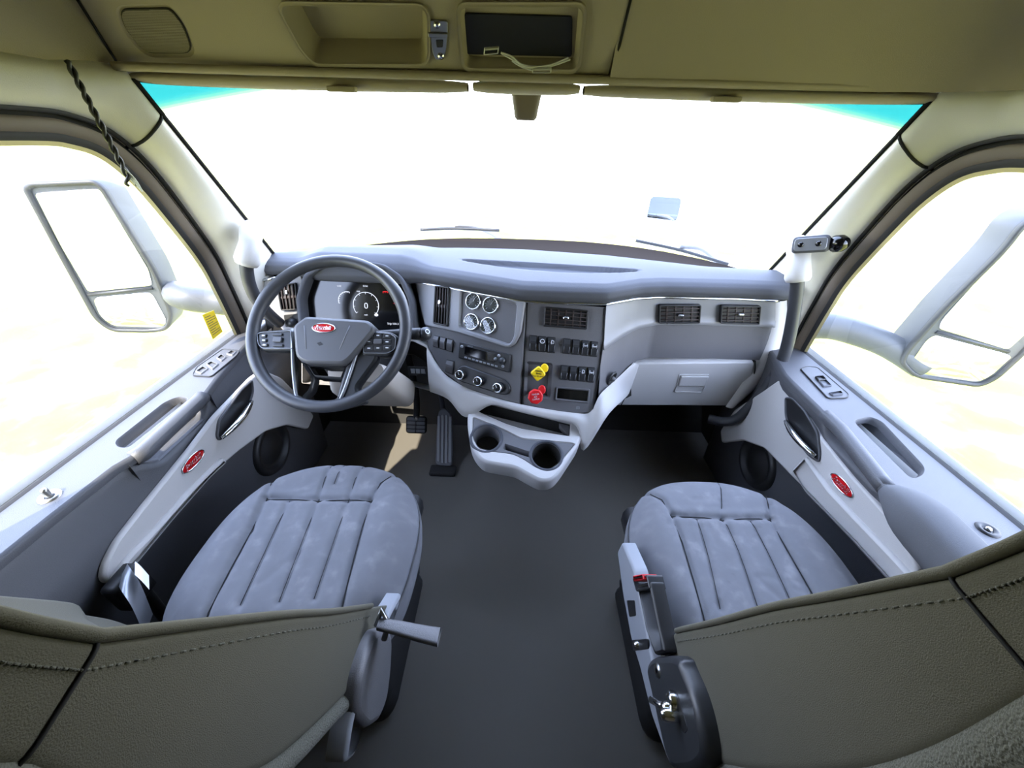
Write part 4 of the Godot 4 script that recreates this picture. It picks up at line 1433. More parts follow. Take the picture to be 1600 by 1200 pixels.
	pocketed(st, rp([Vector2(-0.2219,0.1742), Vector2(-0.1992,0.1012), Vector2(-0.1968,0.0537), Vector2(-0.1815,-0.0191), Vector2(-0.1642,-0.0522), Vector2(-0.1357,-0.0818), Vector2(-0.0833,-0.0907), Vector2(-0.0333,-0.0975), Vector2(0.0005,-0.1173), Vector2(0.0453,-0.1404), Vector2(0.0824,-0.1351), Vector2(0.1091,-0.1053), Vector2(0.1715,-0.0091), Vector2(0.2031,0.0705), Vector2(0.2029,0.0929), Vector2(0.1041,0.1147), Vector2(-0.0234,0.1466), Vector2(-0.1416,0.1854)], 0.02), [[shelf_hole, 0.065, 0.006], [cup_hole, 0.070, 0.001]], FT, -0.075, 0.0, 0.010)
	var tray := put("cup_holder_tray", st, "light_trim", d, "light grey console tray with two cup holders")
	st = surf()
	var cups := [[oval(0.047, 0.047, Vector2(-0.1294,0.0036)), 0.068, 0.004], [oval(0.049, 0.049, Vector2(0.065,-0.051)), 0.068, 0.004], [rp([Vector2(-0.0704,-0.0129), Vector2(0.0163,-0.0416), Vector2(0.0123,-0.0616), Vector2(-0.0736,-0.0357)], 0.006), 0.03, 0.004]]
	pocketed(st, inset(ccw(cup_hole), 0.004), cups, FT, -0.006, -0.002, 0.001)
	put("cup_insert", st, "dash_dark", tray, "dark cup holder insert")
	for c in [Vector2(-0.1294,0.0036), Vector2(0.065,-0.051)]:
		st = surf()
		lathe(st, [Vector2(0.046, -0.004), Vector2(0.047, 0.002), Vector2(0.053, 0.001), Vector2(0.056, -0.004)], at_frame(FT, c), 32)
		put("cup_ring", st, "dash_pad", tray)
		st = surf()
		lathe(st, [Vector2(0.042, -0.067), Vector2(0.045, -0.008)], at_frame(FT, c), 32)
		lathe(st, [Vector2(0.0, -0.066), Vector2(0.043, -0.066)], at_frame(FT, c), 32)
		put("cup_liner", st, "rubber", tray)
	st = surf()
	plate(st, inset(ccw(shelf_hole), 0.010), FT, -0.066, -0.062, 0.001)
	put("shelf_mat", st, "black", tray)
	st = surf()
	loft(st, [ring3(inset(ccw(shelf_hole), 0.0045), FT, -0.005), ring3(inset(ccw(shelf_hole), 0.011), FT, -0.064)], true)
	put("shelf_liner", st, "rubber", tray)
	st = surf()
	plate(st, [Vector2(0.1091,0.077), Vector2(0.1514,0.0662), Vector2(0.1443,0.0202)], FT, -0.04, -0.012, 0.002)
	put("shelf_divider", st, "dash_dark", tray)
	# instrument cluster
	var FIh := rp([Vector2(-0.2567,-0.153), Vector2(-0.2589,-0.0217), Vector2(-0.2256,0.0546), Vector2(-0.1654,0.0901), Vector2(-0.059,0.1056), Vector2(0.0413,0.0958), Vector2(0.1016,0.0595), Vector2(0.135,-0.017), Vector2(0.146,-0.1229), Vector2(0.109,-0.1466)], 0.02)
	st = surf()
	plate(st, inset(ccw(FIh), 0.010), FI, -0.03, 0.0, 0.001)
	var cl := put("instrument_screen", st, "black_gloss", d, "glossy black instrument display")
	st = surf()
	frame_ring(st, FIh, 0.014, FI, -0.03, 0.05)
	put("binnacle", st, "dash_pad", d, "hooded surround of the instrument display")
	for e in [[Vector2(-0.0405,-0.0417), 20.0, 0.62, "glow_white"], [Vector2(-0.1048,-0.0282), 14.0, 0.30, "glow_white"], [Vector2(0.0297,-0.0243), 14.0, 0.30, "glow_red"]]:
		st = surf()
		path = []
		var c: Vector2 = e[0]
		var r: float = e[1] * 0.00222
		for i in 33:
			var a: float = PI * 0.5 + lerpf(-1.0, 1.0, i / 32.0) * PI * e[2] * 1.15
			if e[1] < 20.0:
				a += PI * 0.5 if c.x < Vector2(-0.0405,-0.0417).x else -PI * 0.5
				a = a - PI * 0.25 if c.x < Vector2(-0.0405,-0.0417).x else a + PI * 0.25
			path.append(FI * v3(c + Vector2(cos(a), sin(a)) * r, 0.001))
		tube(st, path, 0.0011, 5)
		put("screen_dial", st, e[3], cl)
		st = surf()
		for i in 9:
			var p: Vector3 = path[i * 4]
			var q: Vector3 = (FI * v3(c, 0.001)).lerp(p, 0.86)
			tube(st, [p, q], 0.0007, 4)
		put("screen_marks", st, e[3], cl).set_meta("kind", "stuff")
	lettering("screen_digit", "0", 0.026, at_frame(FI, Vector2(-0.0406,-0.0439), 0.001), "glow_white", cl)
	for e in [["Drive", Vector2(-0.0393,0.0235), 0.007], ["mpg", Vector2(-0.0648,0.0055), 0.006], ["mph", Vector2(-0.0423,-0.0748), 0.006], ["Trip 109.3", Vector2(0.0514,-0.1033), 0.009], ["12:00", Vector2(-0.1306,0.0209), 0.006]]:
		lettering("screen_text", e[0], e[2], at_frame(FI, e[1], 0.001), "glow_white", cl)
	for e in [[Vector2(-0.0932,0.0498), "glow_orange"], [Vector2(-0.029,0.0516), "glow_red"], [Vector2(0.0836,0.0484), "glow_orange"], [Vector2(-0.0061,-0.0738), "glow_white"]]:
		st = surf()
		plate(st, oval(0.007, 0.005, e[0], 10), FI, 0.0, 0.0012, 0.0003)
		put("screen_warning", st, e[1], cl)
	# left end of the dash: vent and headlight switch
	st = surf()
	plate(st, rp([Vector2(-0.1566,0.027), Vector2(-0.0119,0.0525), Vector2(-0.0039,-0.0441), Vector2(-0.0252,-0.1595), Vector2(-0.0958,-0.1694), Vector2(-0.1322,-0.1136)], 0.01), FL, -0.05, 0.0, 0.004)
	put("left_panel", st, "brushed", d)
	vent(d, FL, [Vector2(-0.0983,0.0081), Vector2(-0.0301,0.0198), Vector2(-0.0357,-0.0761), Vector2(-0.097,-0.0789)], 1, 4, true, 0.002, Vector2(0.5, 0.3))
	st = surf()
	plate(st, rp([Vector2(-0.0929,-0.0949), Vector2(-0.0377,-0.0898), Vector2(-0.0394,-0.1314), Vector2(-0.0931,-0.1388)], 0.004), FL, 0.0, 0.004, 0.001)
	var hl := put("headlight_switch", st, "black", d)
	st = surf()
	lathe(st, [Vector2(0.0, 0.022), Vector2(0.014, 0.020), Vector2(0.018, 0.0)], at_frame(FL, Vector2(-0.0654,-0.1223), 0.003), 20)
	put("switch_knob", st, "wheel_black", hl)
	st = surf()
	tube(st, [FL * v3(Vector2(-0.1482,0.0249), 0.004), FL * v3(Vector2(-0.0939,0.0343), 0.006)], 0.005, 8)
	put("chrome_strip", st, "chrome", d)
	st = surf()
	box(st, Vector3(-0.955, 0.60, -1.42), Vector3(-0.885, 0.842, -1.30), 0.012)
	put("end_cap", st, "light_trim", d)

# ---------------------------------------------------------------- steering wheel
func build_wheel():
	var w := thing("steering_wheel", "black four-spoke steering wheel with grey hub and red emblem", "steering wheel", "", FW.origin)
	var st := surf()
	var path := []
	var rad := []
	for i in 72:
		var a := TAU * i / 72.0
		path.append(FW * Vector3(cos(a) * 0.211, sin(a) * 0.211, 0.0))
		var top := absf(sin(a))
		rad.append(0.0165 + 0.0018 * exp(-pow(absf(fposmod(a + PI, TAU) - PI - PI * 0.17) * 6.0, 2.0)) + 0.0018 * exp(-pow(absf(fposmod(a, TAU) - PI * 0.83) * 6.0, 2.0)))
	tube(st, path, rad, 16, true)
	put("rim", st, "wheel_grip", w)
	# hub
	var cover := rp([Vector2(-0.0753,0.0239), Vector2(-0.0625,0.0355), Vector2(0.1095,0.0297), Vector2(0.1289,0.0135), Vector2(0.1304,-0.0013), Vector2(0.0768,-0.0795), Vector2(0.0561,-0.0981), Vector2(-0.0486,-0.0978), Vector2(-0.0753,-0.0807), Vector2(-0.0943,0.0065)], 0.03)
	st = surf()
	plate(st, cover, FW, -0.05, 0.018, 0.009)
	var hub := put("hub_cover", st, "hub_grey", w, "grey airbag cover")
	for q in [[Vector2(-0.0606,0.0076), Vector2(-0.0468,-0.0581)], [Vector2(0.0636,0.0096), Vector2(0.0427,-0.0571)]]:
		st = surf()
		tube(st, [FW * v3(q[0], 0.0165), FW * v3(q[1], 0.0165)], [0.003, 0.002], 8)
		put("cover_ridge", st, "hub_grey", hub)
	badge(hub, at_frame(FW, Vector2(-0.0066,0.0019), 0.018, -0.01), 0.031, 0.0125)
	st = surf()
	plate(st, rp([Vector2(-0.0208,-0.0409), Vector2(-0.0107,-0.0369), Vector2(-0.0028,-0.044), Vector2(-0.0129,-0.0479)], 0.001), FW, 0.017, 0.0186, 0.0004)
	put("horn_mark", st, "black", hub)
	st = surf()
	plate(st, rp([Vector2(-0.0595,-0.0945), Vector2(0.0592,-0.0944), Vector2(0.048,-0.1339), Vector2(-0.0303,-0.131)], 0.006), FW, -0.06, -0.006, 0.006)
	put("hub_lower", st, "wheel_black", w)
	# upper spokes with switch pods
	var pods := [[Vector2(-0.2015,-0.0135), Vector2(-0.185,-0.0056), Vector2(-0.0973,0.0027), Vector2(-0.0833,-0.061), Vector2(-0.1761,-0.0639), Vector2(-0.1926,-0.0481)], [Vector2(0.0905,0.0068), Vector2(0.1726,0.0019), Vector2(0.1951,-0.0121), Vector2(0.1949,-0.0505), Vector2(0.1719,-0.0675), Vector2(0.0983,-0.068)]]
	for k in 2:
		st = surf()
		plate(st, rp(pods[k], 0.010), FW, -0.022, 0.004, 0.006)
		var pod := put("spoke", st, "wheel_black", w)
		st = surf()
		var inner := inset(ccw(rp(pods[k], 0.010)), 0.006)
		plate(st, inner, FW, 0.003, 0.0065, 0.001)
		put("switch_pod", st, "black", pod)
		st = surf()
		frame_ring(st, inner, 0.0014, FW, 0.004, 0.0078)
		put("pod_edge", st, "silver_paint", pod)
	var pod_nodes := w.find_children("spoke*", "MeshInstance3D", false, false)
	var lq := [Vector2(-0.1907,-0.015), Vector2(-0.1049,-0.0068), Vector2(-0.0965,-0.0542), Vector2(-0.1809,-0.055)]
	for e in [[0.60, 0.48, 0.26, 0.30], [0.16, 0.18, 0.16, 0.2], [0.16, 0.5, 0.16, 0.2], [0.16, 0.82, 0.2, 0.18], [0.6, 0.14, 0.3, 0.16], [0.6, 0.84, 0.3, 0.16]]:
		st = surf()
		var c := bil(lq, e[0], e[1])
		plate(st, rr(0.09 * e[2], 0.05 * e[3], 0.002, c), FW, 0.006, 0.0105 if e[0] == 0.60 and e[1] == 0.48 else 0.008, 0.0015)
		put("wheel_button", st, "hub_grey" if e[1] == 0.48 else "wheel_black", pod_nodes[0])
	var rq := [Vector2(0.0984,-0.0004), Vector2(0.1767,-0.0035), Vector2(0.1811,-0.0528), Vector2(0.1044,-0.0588)]
	for i in 3:
		for j in 3:
			st = surf()
			var c := bil(rq, 0.18 + 0.32 * i, 0.17 + 0.33 * j)
			var mid := i == 1 and j == 1
			plate(st, rr(0.022, 0.0135, 0.003, c), FW, 0.006, 0.012 if mid else 0.008, 0.0015)
			put("wheel_button", st, "hub_grey" if mid else "wheel_black", pod_nodes[1])
			if not mid:
				st = surf()
				plate(st, rr(0.008, 0.003, 0.001, c), FW, 0.0078, 0.0083, 0.0002)
				put("button_print", st, "print_white", pod_nodes[1])
	for e in [[0.16, 0.18], [0.16, 0.5], [0.16, 0.82]]:
		st = surf()
		plate(st, rr(0.008, 0.004, 0.0015, bil(lq, e[0], e[1])), FW, 0.0078, 0.0083, 0.0002)
		put("button_print", st, "print_white", pod_nodes[0])
	# lower spokes
	var low := [[Vector2(-0.1027,0.0026), Vector2(-0.0801,0.007), Vector2(-0.0649,-0.0803), Vector2(-0.0232,-0.1326), Vector2(-0.0286,-0.1713), Vector2(-0.0469,-0.1893), Vector2(-0.036,-0.2199), Vector2(-0.1035,-0.2014), Vector2(-0.0776,-0.1781)], [Vector2(0.1289,0.0135), Vector2(0.0939,0.0087), Vector2(0.0557,-0.0945), Vector2(0.0445,-0.1481), Vector2(0.0386,-0.1866), Vector2(0.0423,-0.2175), Vector2(0.1218,-0.1944), Vector2(0.0904,-0.1571), Vector2(0.141,-0.0739)]]
	for q in low:
		st = surf()
		plate(st, rp(q, 0.012), FW, -0.030, -0.001, 0.008)
		put("spoke", st, "wheel_black", w)
	for q in [[Vector2(-0.1027,0.0026), Vector2(-0.0868,-0.099), Vector2(-0.0698,-0.1726), Vector2(-0.0601,-0.1931)], [Vector2(0.0957,0.0088), Vector2(0.0799,-0.0758), Vector2(0.0627,-0.1563), Vector2(0.0527,-0.1896)]]:
		st = surf()
		var pp := []
		for p in q:
			pp.append(FW * v3(p, 0.001))
		tube(st, spline(pp, 5), 0.0045, 8)
		put("spoke_trim", st, "silver_paint", w, "satin silver spoke trim")
	st = surf()
	var bt := []
	for p in [Vector2(-0.064,-0.1898), Vector2(-0.0348,-0.2027), Vector2(0.0255,-0.206), Vector2(0.0525,-0.1879)]:
		bt.append(FW * v3(p, -0.004))
	tube(st, spline(bt, 5), 0.009, 8)
	put("lower_bridge", st, "wheel_black", w)
	# column
	var col := thing("steering_column", "black and beige steering column shroud behind the wheel", "steering column", "", FW * Vector3(0, 0, -0.15))
	st = surf()
	var rows := []
	for e in [[-0.055, 0.055, 0.055, 0.0], [-0.10, 0.075, 0.07, -0.01], [-0.22, 0.095, 0.085, -0.02], [-0.34, 0.10, 0.09, -0.03]]:
		rows.append(ring3(rr(e[1] * 2.0, e[2] * 2.0, 0.035, Vector2(0, e[3])), FW, e[0]))
	loft(st, rows, true)
	put("column_shroud", st, "black", col)
	st = surf()
	rows = []
	for e in [[-0.13, 0.085, 0.03, -0.085], [-0.22, 0.115, 0.045, -0.10], [-0.36, 0.125, 0.05, -0.11]]:
		rows.append(ring3(rr(e[1] * 2.0, e[2] * 2.0, 0.028, Vector2(0.03, e[3])), FW, e[0]))
	loft(st, rows, true)
	cap(st, ccw(rr(0.17, 0.06, 0.028, Vector2(0.03, -0.085))), FW, -0.13)
	put("lower_shroud", st, "beige", col, "beige lower column shroud")
	st = surf()
	var sp := [FW * Vector3(0.05, 0.02, -0.09), FW * Vector3(0.16, 0.022, -0.075), FW * Vector3(0.235, 0.022, -0.07)]
	tube(st, spline(sp, 4), [0.009, 0.010, 0.011, 0.012, 0.013, 0.015, 0.017, 0.018, 0.018], 12)
	var stalk := put("stalk", st, "black", col, "black column stalk with printed end")
	st = surf()
	lathe(st, [Vector2(0.0, 0.012), Vector2(0.016, 0.010), Vector2(0.020, 0.0), Vector2(0.018, -0.02)], Transform3D(FW.basis.rotated(Vector3(0, 1, 0), 0.9), FW * Vector3(0.25, 0.024, -0.07)), 18)
	put("stalk_end", st, "wheel_black", stalk)
	st = surf()
	lathe(st, [Vector2(0.005, 0.0135), Vector2(0.0075, 0.0135)], Transform3D(FW.basis.rotated(Vector3(0, 1, 0), 0.9), FW * Vector3(0.25, 0.024, -0.07)), 18)
	put("stalk_print", st, "print_white", stalk)

# ---------------------------------------------------------------- pedals
func build_pedals():
	var a := thing("accelerator_pedal", "black ribbed accelerator pedal standing on the floor", "pedal", "", Vector3(-0.325, 0.0, -1.19))
	var fx := Transform3D(Vector3(0.995, 0, 0.06), Vector3(-0.05, 0.72, -0.69).normalized(), Vector3(-0.03, 0.69, 0.72).normalized(), Vector3(-0.318, 0.028, -1.205))
	var st := surf()
	plate(st, rp([Vector2(-0.038, 0), Vector2(0.038, 0), Vector2(0.041, 0.16), Vector2(0.032, 0.235), Vector2(0.0, 0.262), Vector2(-0.026, 0.245), Vector2(-0.034, 0.16)], 0.02), fx, -0.012, 0.0, 0.004)
	put("pedal_pad", st, "dash_dark", a)
	for i in 4:
		st = surf()
		var x := lerpf(-0.026, 0.026, i / 3.0)
		plate(st, rr(0.0125, 0.222 - 0.012 * absf(i - 1.5), 0.004, Vector2(x + 0.003, 0.120)), fx, -0.001, 0.005, 0.002)
		put("rib", st, "brushed", a)
	st = surf()
	box(st, Vector3(-0.378, 0.0, -1.215), Vector3(-0.262, 0.022, -1.165), 0.006)
	put("pedal_base", st, "rubber", a)
	st = surf()
	tube(st, spline([Vector3(-0.34, 0.20, -1.40), Vector3(-0.36, 0.26, -1.45), Vector3(-0.40, 0.28, -1.46)]), 0.012)
	put("pedal_arm", st, "dash_pad", a)
	st = surf()
	tube(st, [fx * Vector3(0.0, 0.10, -0.012), Vector3(-0.33, 0.02, -1.38)], 0.014)
	put("pedal_strut", st, "black", a)
	var b := thing("brake_pedal", "black rubber brake pedal hanging on a steel arm", "pedal", "", Vector3(-0.44, 0.16, -1.42))
	var bc := Vector3(-0.5141,0,-1.5099)
	var eye := Vector3(-0.015, 1.30, 0.0)
	var pos := eye.lerp(bc, 0.86)
	var bx := Transform3D(Basis(Vector3.RIGHT, -0.55), pos)
	st = surf()
	plate(st, rr(0.092, 0.078, 0.014), bx, -0.014, 0.0, 0.006)
	put("pedal_pad", st, "rubber", b)
	for i in 4:
		for j in 2:
			st = surf()
			plate(st, rr(0.038, 0.013, 0.003, Vector2(-0.021 + 0.042 * j, 0.026 - 0.0175 * i)), bx, -0.001, 0.004, 0.0015)
			put("grip_block", st, "hub_grey", b)
	st = surf()
	tube(st, spline([pos + Vector3(0, 0.02, -0.02), pos + Vector3(0.004, 0.12, -0.05), pos + Vector3(-0.01, 0.34, -0.07)]), 0.014)
	put("pedal_arm", st, "black", b)
	st = surf()
	tube(st, [pos + Vector3(0.012, 0.045, 0.002), pos + Vector3(0.012, 0.05, 0.02)], 0.008)
	put("pedal_bolt", st, "steel", b)

# ---------------------------------------------------------------- seats
func seg_dist(p: Vector2, a: Vector2, b: Vector2) -> float:
	var t := clampf((p - a).dot(b - a) / maxf((b - a).length_squared(), 1e-9), 0.0, 1.0)
	return p.distance_to(a + (b - a) * t)

func cushion_height(x: float, z: float, r: float, lines: Array) -> float:
	var edge := clampf((r - 0.62) / 0.38, 0.0, 1.0)
	var y := 0.498 - 0.052 * pow(edge, 2.6)
	y += 0.014 * smoothstep(0.12, 0.19, absf(x)) * (1.0 - edge)
	y -= 0.012 * exp(-pow((z + 0.40) / 0.15, 2.0)) * exp(-pow(x / 0.12, 2.0))
	for l in lines:
		var d := 9.0
		for i in l[0].size() - 1:
			d = minf(d, seg_dist(Vector2(x, z), l[0][i], l[0][i + 1]))
		if d < 0.03:
			y -= l[1] * exp(-pow(d / 0.0075, 2.0)) - l[1] * 0.15 * exp(-pow((d - 0.017) / 0.010, 2.0))
	return y

func build_seat(s: float):
	var right := s > 0
	var xc := 0.530 if right else -0.492
	var zc := -0.525 if right else -0.545
	var a := 0.252
	var b := 0.255
	var t := thing("passenger_seat" if right else "driver_seat", "charcoal cloth passenger seat beside the glove box" if right else "charcoal cloth driver seat behind the steering wheel", "seat", "", Vector3(xc, 0, zc))
	var raw: Array = [[[Vector2(0.3478,0.148), Vector2(0.3548,0.1343), Vector2(0.3918,0.0208), Vector2(0.376,-0.2198), Vector2(0.3699,-0.2948)], 0.007], [[Vector2(0.3918,0.0208), Vector2(0.5176,0.0162), Vector2(0.6409,0.0209)], 0.007], [[Vector2(0.71,0.1727), Vector2(0.6964,0.1371), Vector2(0.6409,0.0209), Vector2(0.6275,-0.1636), Vector2(0.6231,-0.2095)], 0.007], [[Vector2(0.4507,0.0118), Vector2(0.4373,-0.0925), Vector2(0.4157,-0.2039)], 0.0045], [[Vector2(0.5176,0.0162), Vector2(0.5137,-0.074), Vector2(0.4943,-0.2014)], 0.0045], [[Vector2(0.5845,0.0131), Vector2(0.5809,-0.0717), Vector2(0.569,-0.1927)], 0.0045], [[Vector2(0.5704,0.1503), Vector2(0.5144,0.0161)], 0.004]] if right else [[[Vector2(-0.7131,0.186), Vector2(-0.7022,0.1661), Vector2(-0.6367,0.0315), Vector2(-0.6028,-0.2403), Vector2(-0.593,-0.2928)], 0.007], [[Vector2(-0.6367,0.0315), Vector2(-0.5052,0.0327), Vector2(-0.3717,0.038)], 0.007], [[Vector2(-0.3316,0.1925), Vector2(-0.3432,0.1742), Vector2(-0.3717,0.038), Vector2(-0.3467,-0.2086), Vector2(-0.3406,-0.2743)], 0.007], [[Vector2(-0.5772,0.0299), Vector2(-0.5453,-0.2275)], 0.0045], [[Vector2(-0.5369,0.2016), Vector2(-0.5052,0.0327), Vector2(-0.4722,-0.219)], 0.0045], [[Vector2(-0.4451,0.211), Vector2(-0.429,0.0337), Vector2(-0.4054,-0.2106)], 0.0045], [[Vector2(-0.5014,0.2112), Vector2(-0.4836,0.0839)], 0.002]]
	var lines := []
	for l in raw:
		var q := []
		for p in spline(l[0], 3):
			q.append(Vector2(p.x - xc, -0.6 - p.y - zc))
		lines.append([q, l[1]])
	var rng := RandomNumberGenerator.new()
	rng.seed = 5 if right else 11
	for i in 7:      # loose wrinkles in the cover
		var c := Vector2(rng.randf_range(-0.22, 0.22), rng.randf_range(-0.2, 0.16))
		var dv := Vector2.from_angle(rng.randf_range(0, PI)) * rng.randf_range(0.02, 0.05)
		lines.append([[c - dv, c + dv.rotated(0.3)], rng.randf_range(0.0012, 0.0022)])
	var n := 120
	var rows := []
	for i in n + 1:
		var row := []
		for j in n + 1:
			var u := j * 2.0 / n - 1.0
			var v := i * 2.0 / n - 1.0
			var r := maxf(absf(u), absf(v))
			var q := Vector2.ZERO
			if r > 0.0:
				var e := 2.35 if v < 0 else 3.4
				var k := pow(pow(absf(u), e) + pow(absf(v), e), 1.0 / e)
				q = Vector2(u, v) / k * r
			var x := q.x * a * (1.0 - 0.05 * clampf(-q.y, 0.0, 1.0))
			var z := q.y * b
			row.append(Vector3(xc + x, cushion_height(x, z, r, lines), zc + z))
		rows.append(row)
	var st := surf()
	loft(st, rows)
	var rim := []
	for j in n:
		rim.append(rows[0][j])
	for i in n:
		rim.append(rows[i][n])
	for j in n:
		rim.append(rows[n][n - j])
	for i in n:
		rim.append(rows[n - i][0])
	var walls := [rim]
	for e in [[1.012, -0.016], [1.014, -0.04], [1.0, -0.075], [0.95, -0.10], [0.90, -0.105]]:
		var w := []
		for p in rim:
			w.append(Vector3(xc + (p.x - xc) * e[0], p.y + e[1], zc + (p.z - zc) * e[0]))
		walls.append(w)
	loft(st, walls, true)
	var cu := put("seat_cushion", st, "seat_cloth", t, "dusty charcoal cloth seat cushion with sewn channels")
	for l in raw.size():
		st = surf()
		var path := []
		for p in lines[l][0]:
			var rr_ := 0.0
			var px: float = p.x / a
			var pz: float = p.y / b
			var e := 2.35 if pz < 0 else 3.4
			rr_ = pow(pow(absf(px), e) + pow(absf(pz), e), 1.0 / e)
			if rr_ < 0.97:
				path.append(Vector3(xc + p.x, cushion_height(p.x, p.y, rr_, lines) + 0.0026, zc + p.y))
		if path.size() > 1:
			tube(st, path, 0.0013 if lines[l][1] > 0.005 else 0.0009, 5)
			put("seam", st, "seam", cu)
	# seat pan and suspension base
	st = surf()
	box(st, Vector3(xc - 0.215, 0.30, zc - 0.20), Vector3(xc + 0.215, 0.395, zc + 0.24), 0.02)
	put("seat_pan", st, "black", t)
	st = surf()
	rows = []
	for k in 9:
		var y := k / 8.0 * 0.31
		var w := 0.185 + 0.012 * (k % 2)
		var ring := []
		for p in rr(w * 2.0, 0.38, 0.04, Vector2.ZERO):
			ring.append(Vector3(xc + p.x, y, zc + 0.03 + p.y))
		rows.append(ring)
	loft(st, rows, true)
	put("suspension_bellows", st, "rubber", t)
	# backrest
	var xin := 0.268 if right else -0.248
	var xout := 0.790 if right else -0.745
	var front: Array = [Vector2(0.47, -0.352), Vector2(0.53, -0.336), Vector2(0.60, -0.310), Vector2(0.627, -0.301), Vector2(0.75, -0.258), Vector2(0.871, -0.218), Vector2(0.965, -0.183), Vector2(1.065, -0.147)] if right else [Vector2(0.47, -0.40), Vector2(0.53, -0.372), Vector2(0.60, -0.334), Vector2(0.622, -0.322), Vector2(0.75, -0.254), Vector2(0.861, -0.199), Vector2(0.987, -0.133), Vector2(1.049, -0.100)]
	var rear: Array = [Vector2(0.50, -0.175), Vector2(0.53, -0.160), Vector2(0.575, -0.145), Vector2(0.60, -0.140), Vector2(0.73, -0.108), Vector2(0.87, -0.082), Vector2(0.97, -0.075), Vector2(1.06, -0.078)] if right else [Vector2(0.54, -0.24), Vector2(0.56, -0.225), Vector2(0.59, -0.205), Vector2(0.605, -0.196), Vector2(0.70, -0.130), Vector2(0.785, -0.085), Vector2(0.93, -0.045), Vector2(1.035, -0.040)]
	front = spline(front, 4)
	rear = spline(rear, 4)
	rows = []
	var m := front.size()
	for i in m:
		rows.append(back_ring(xin, xout, front[i], rear[i], 0.013, 0.055, 0.0 if right else 0.06 - 0.13 * i / float(m)))
	st = surf()
	var c0 := []
	for p in rows[0]:
		c0.append(Vector3((xin + xout) * 0.5, front[0].y * 0.0 + (front[0].x + rear[0].x) * 0.5, (front[0].y + rear[0].y) * 0.5))
	rows.push_front(c0)
	loft(st, rows, true)
	var bk := put("backrest", st, "seat_back_cloth", t, "olive grey cloth backrest")
	# head section above the seam
	var f2: Array = [front[m - 1], Vector2(1.10, -0.140), Vector2(1.135, -0.135), Vector2(1.17, -0.125), Vector2(1.195, -0.105)] if right else [front[m - 1], Vector2(1.085, -0.090), Vector2(1.12, -0.082), Vector2(1.155, -0.070), Vector2(1.18, -0.05)]
	var r2: Array = [rear[m - 1], Vector2(1.10, -0.074), Vector2(1.135, -0.068), Vector2(1.17, -0.062), Vector2(1.195, -0.065)] if right else [rear[m - 1], Vector2(1.075, -0.030), Vector2(1.11, -0.022), Vector2(1.145, -0.015), Vector2(1.175, -0.015)]
	f2 = spline(f2, 4)
	r2 = spline(r2, 4)
	rows = []
	for i in f2.size():
		var k := i / float(f2.size() - 1)
		var pull := s * 0.03 * k * k
		rows.append(back_ring(xin + pull + s * 0.001, xout - pull, f2[i], r2[i], 0.013, 0.03, 0.0 if right else -0.07))
	st = surf()
	var c1 := []
	for p in rows[0]:
		c1.append(Vector3((xin + xout) * 0.5, 1.205 if right else 1.19, (f2[-1].y + r2[-1].y) * 0.5))
	rows.append(c1)
	loft(st, rows, true)
	put("head_section", st, "seat_back_cloth", t)
	st = surf()
	var ring := back_ring(xin - s * 0.0005, xout, f2[0], r2[0], 0.013)
	tube(st, ring, 0.0012, 6, true)
	put("shoulder_seam", st, "seam", bk)
	# piping and stitches along the inboard front edge
	st = surf()
	var pipe := []
	var stitch := []
	for i in range(8, m + f2.size() - 3):
		var fp: Vector2 = front[i] if i < m else f2[i - m + 1]
		var rp_: Vector2 = rear[i] if i < m else r2[i - m + 1]
		var shift := 0.0 if i < m else s * 0.03 * pow((i - m + 1) / float(f2.size() - 1), 2.0)
		var th := fp.distance_to(rp_)
		var c := fp.lerp(rp_, 0.003 / th)
		pipe.append(Vector3(xin + shift + s * 0.003, c.x, c.y))
		c = fp.lerp(rp_, 0.019 / th)
		stitch.append(Vector3(xin + shift + s * 0.0003, c.x, c.y))
	tube(st, pipe, 0.0042, 8)
	put("piping", st, "seat_back_cloth", bk)
	st = surf()
	var dense := spline(stitch, 3)
	for i in dense.size() - 1:
		tube(st, [dense[i], dense[i].lerp(dense[i + 1], 0.3) + Vector3(-s * 0.0006, 0, 0), dense[i].lerp(dense[i + 1], 0.6)], 0.0008, 5)
	put("stitching", st, "felt", bk).set_meta("kind", "stuff")
	# felt cover on the back
	st = surf()
	rows = []
	var all_r := rear + r2.slice(1)
	for i in all_r.size():
		var p: Vector2 = all_r[i]
		var grow := s * 0.006
		var rg := []
		for q in rr(absf(xout - xin) + 0.012, 0.045, 0.022, Vector2((xin + xout) * 0.5, 0.0), 5):
			rg.append(Vector3(q.x, p.x - 0.3 * q.y, p.y + 0.010 - q.y))
		rows.append(rg)
	loft(st, rows, true)
	put("rear_cover", st, "felt", t, "fuzzy felt cover on the back of the backrest")
	# inboard side: skirt and recliner cover
	var SF := Transform3D(Vector3(0, 0, -1), Vector3(0, 1, 0), Vector3(-s, 0, 0), Vector3(0.25 if right else -0.235, 0.5, -0.3))
	st = surf()
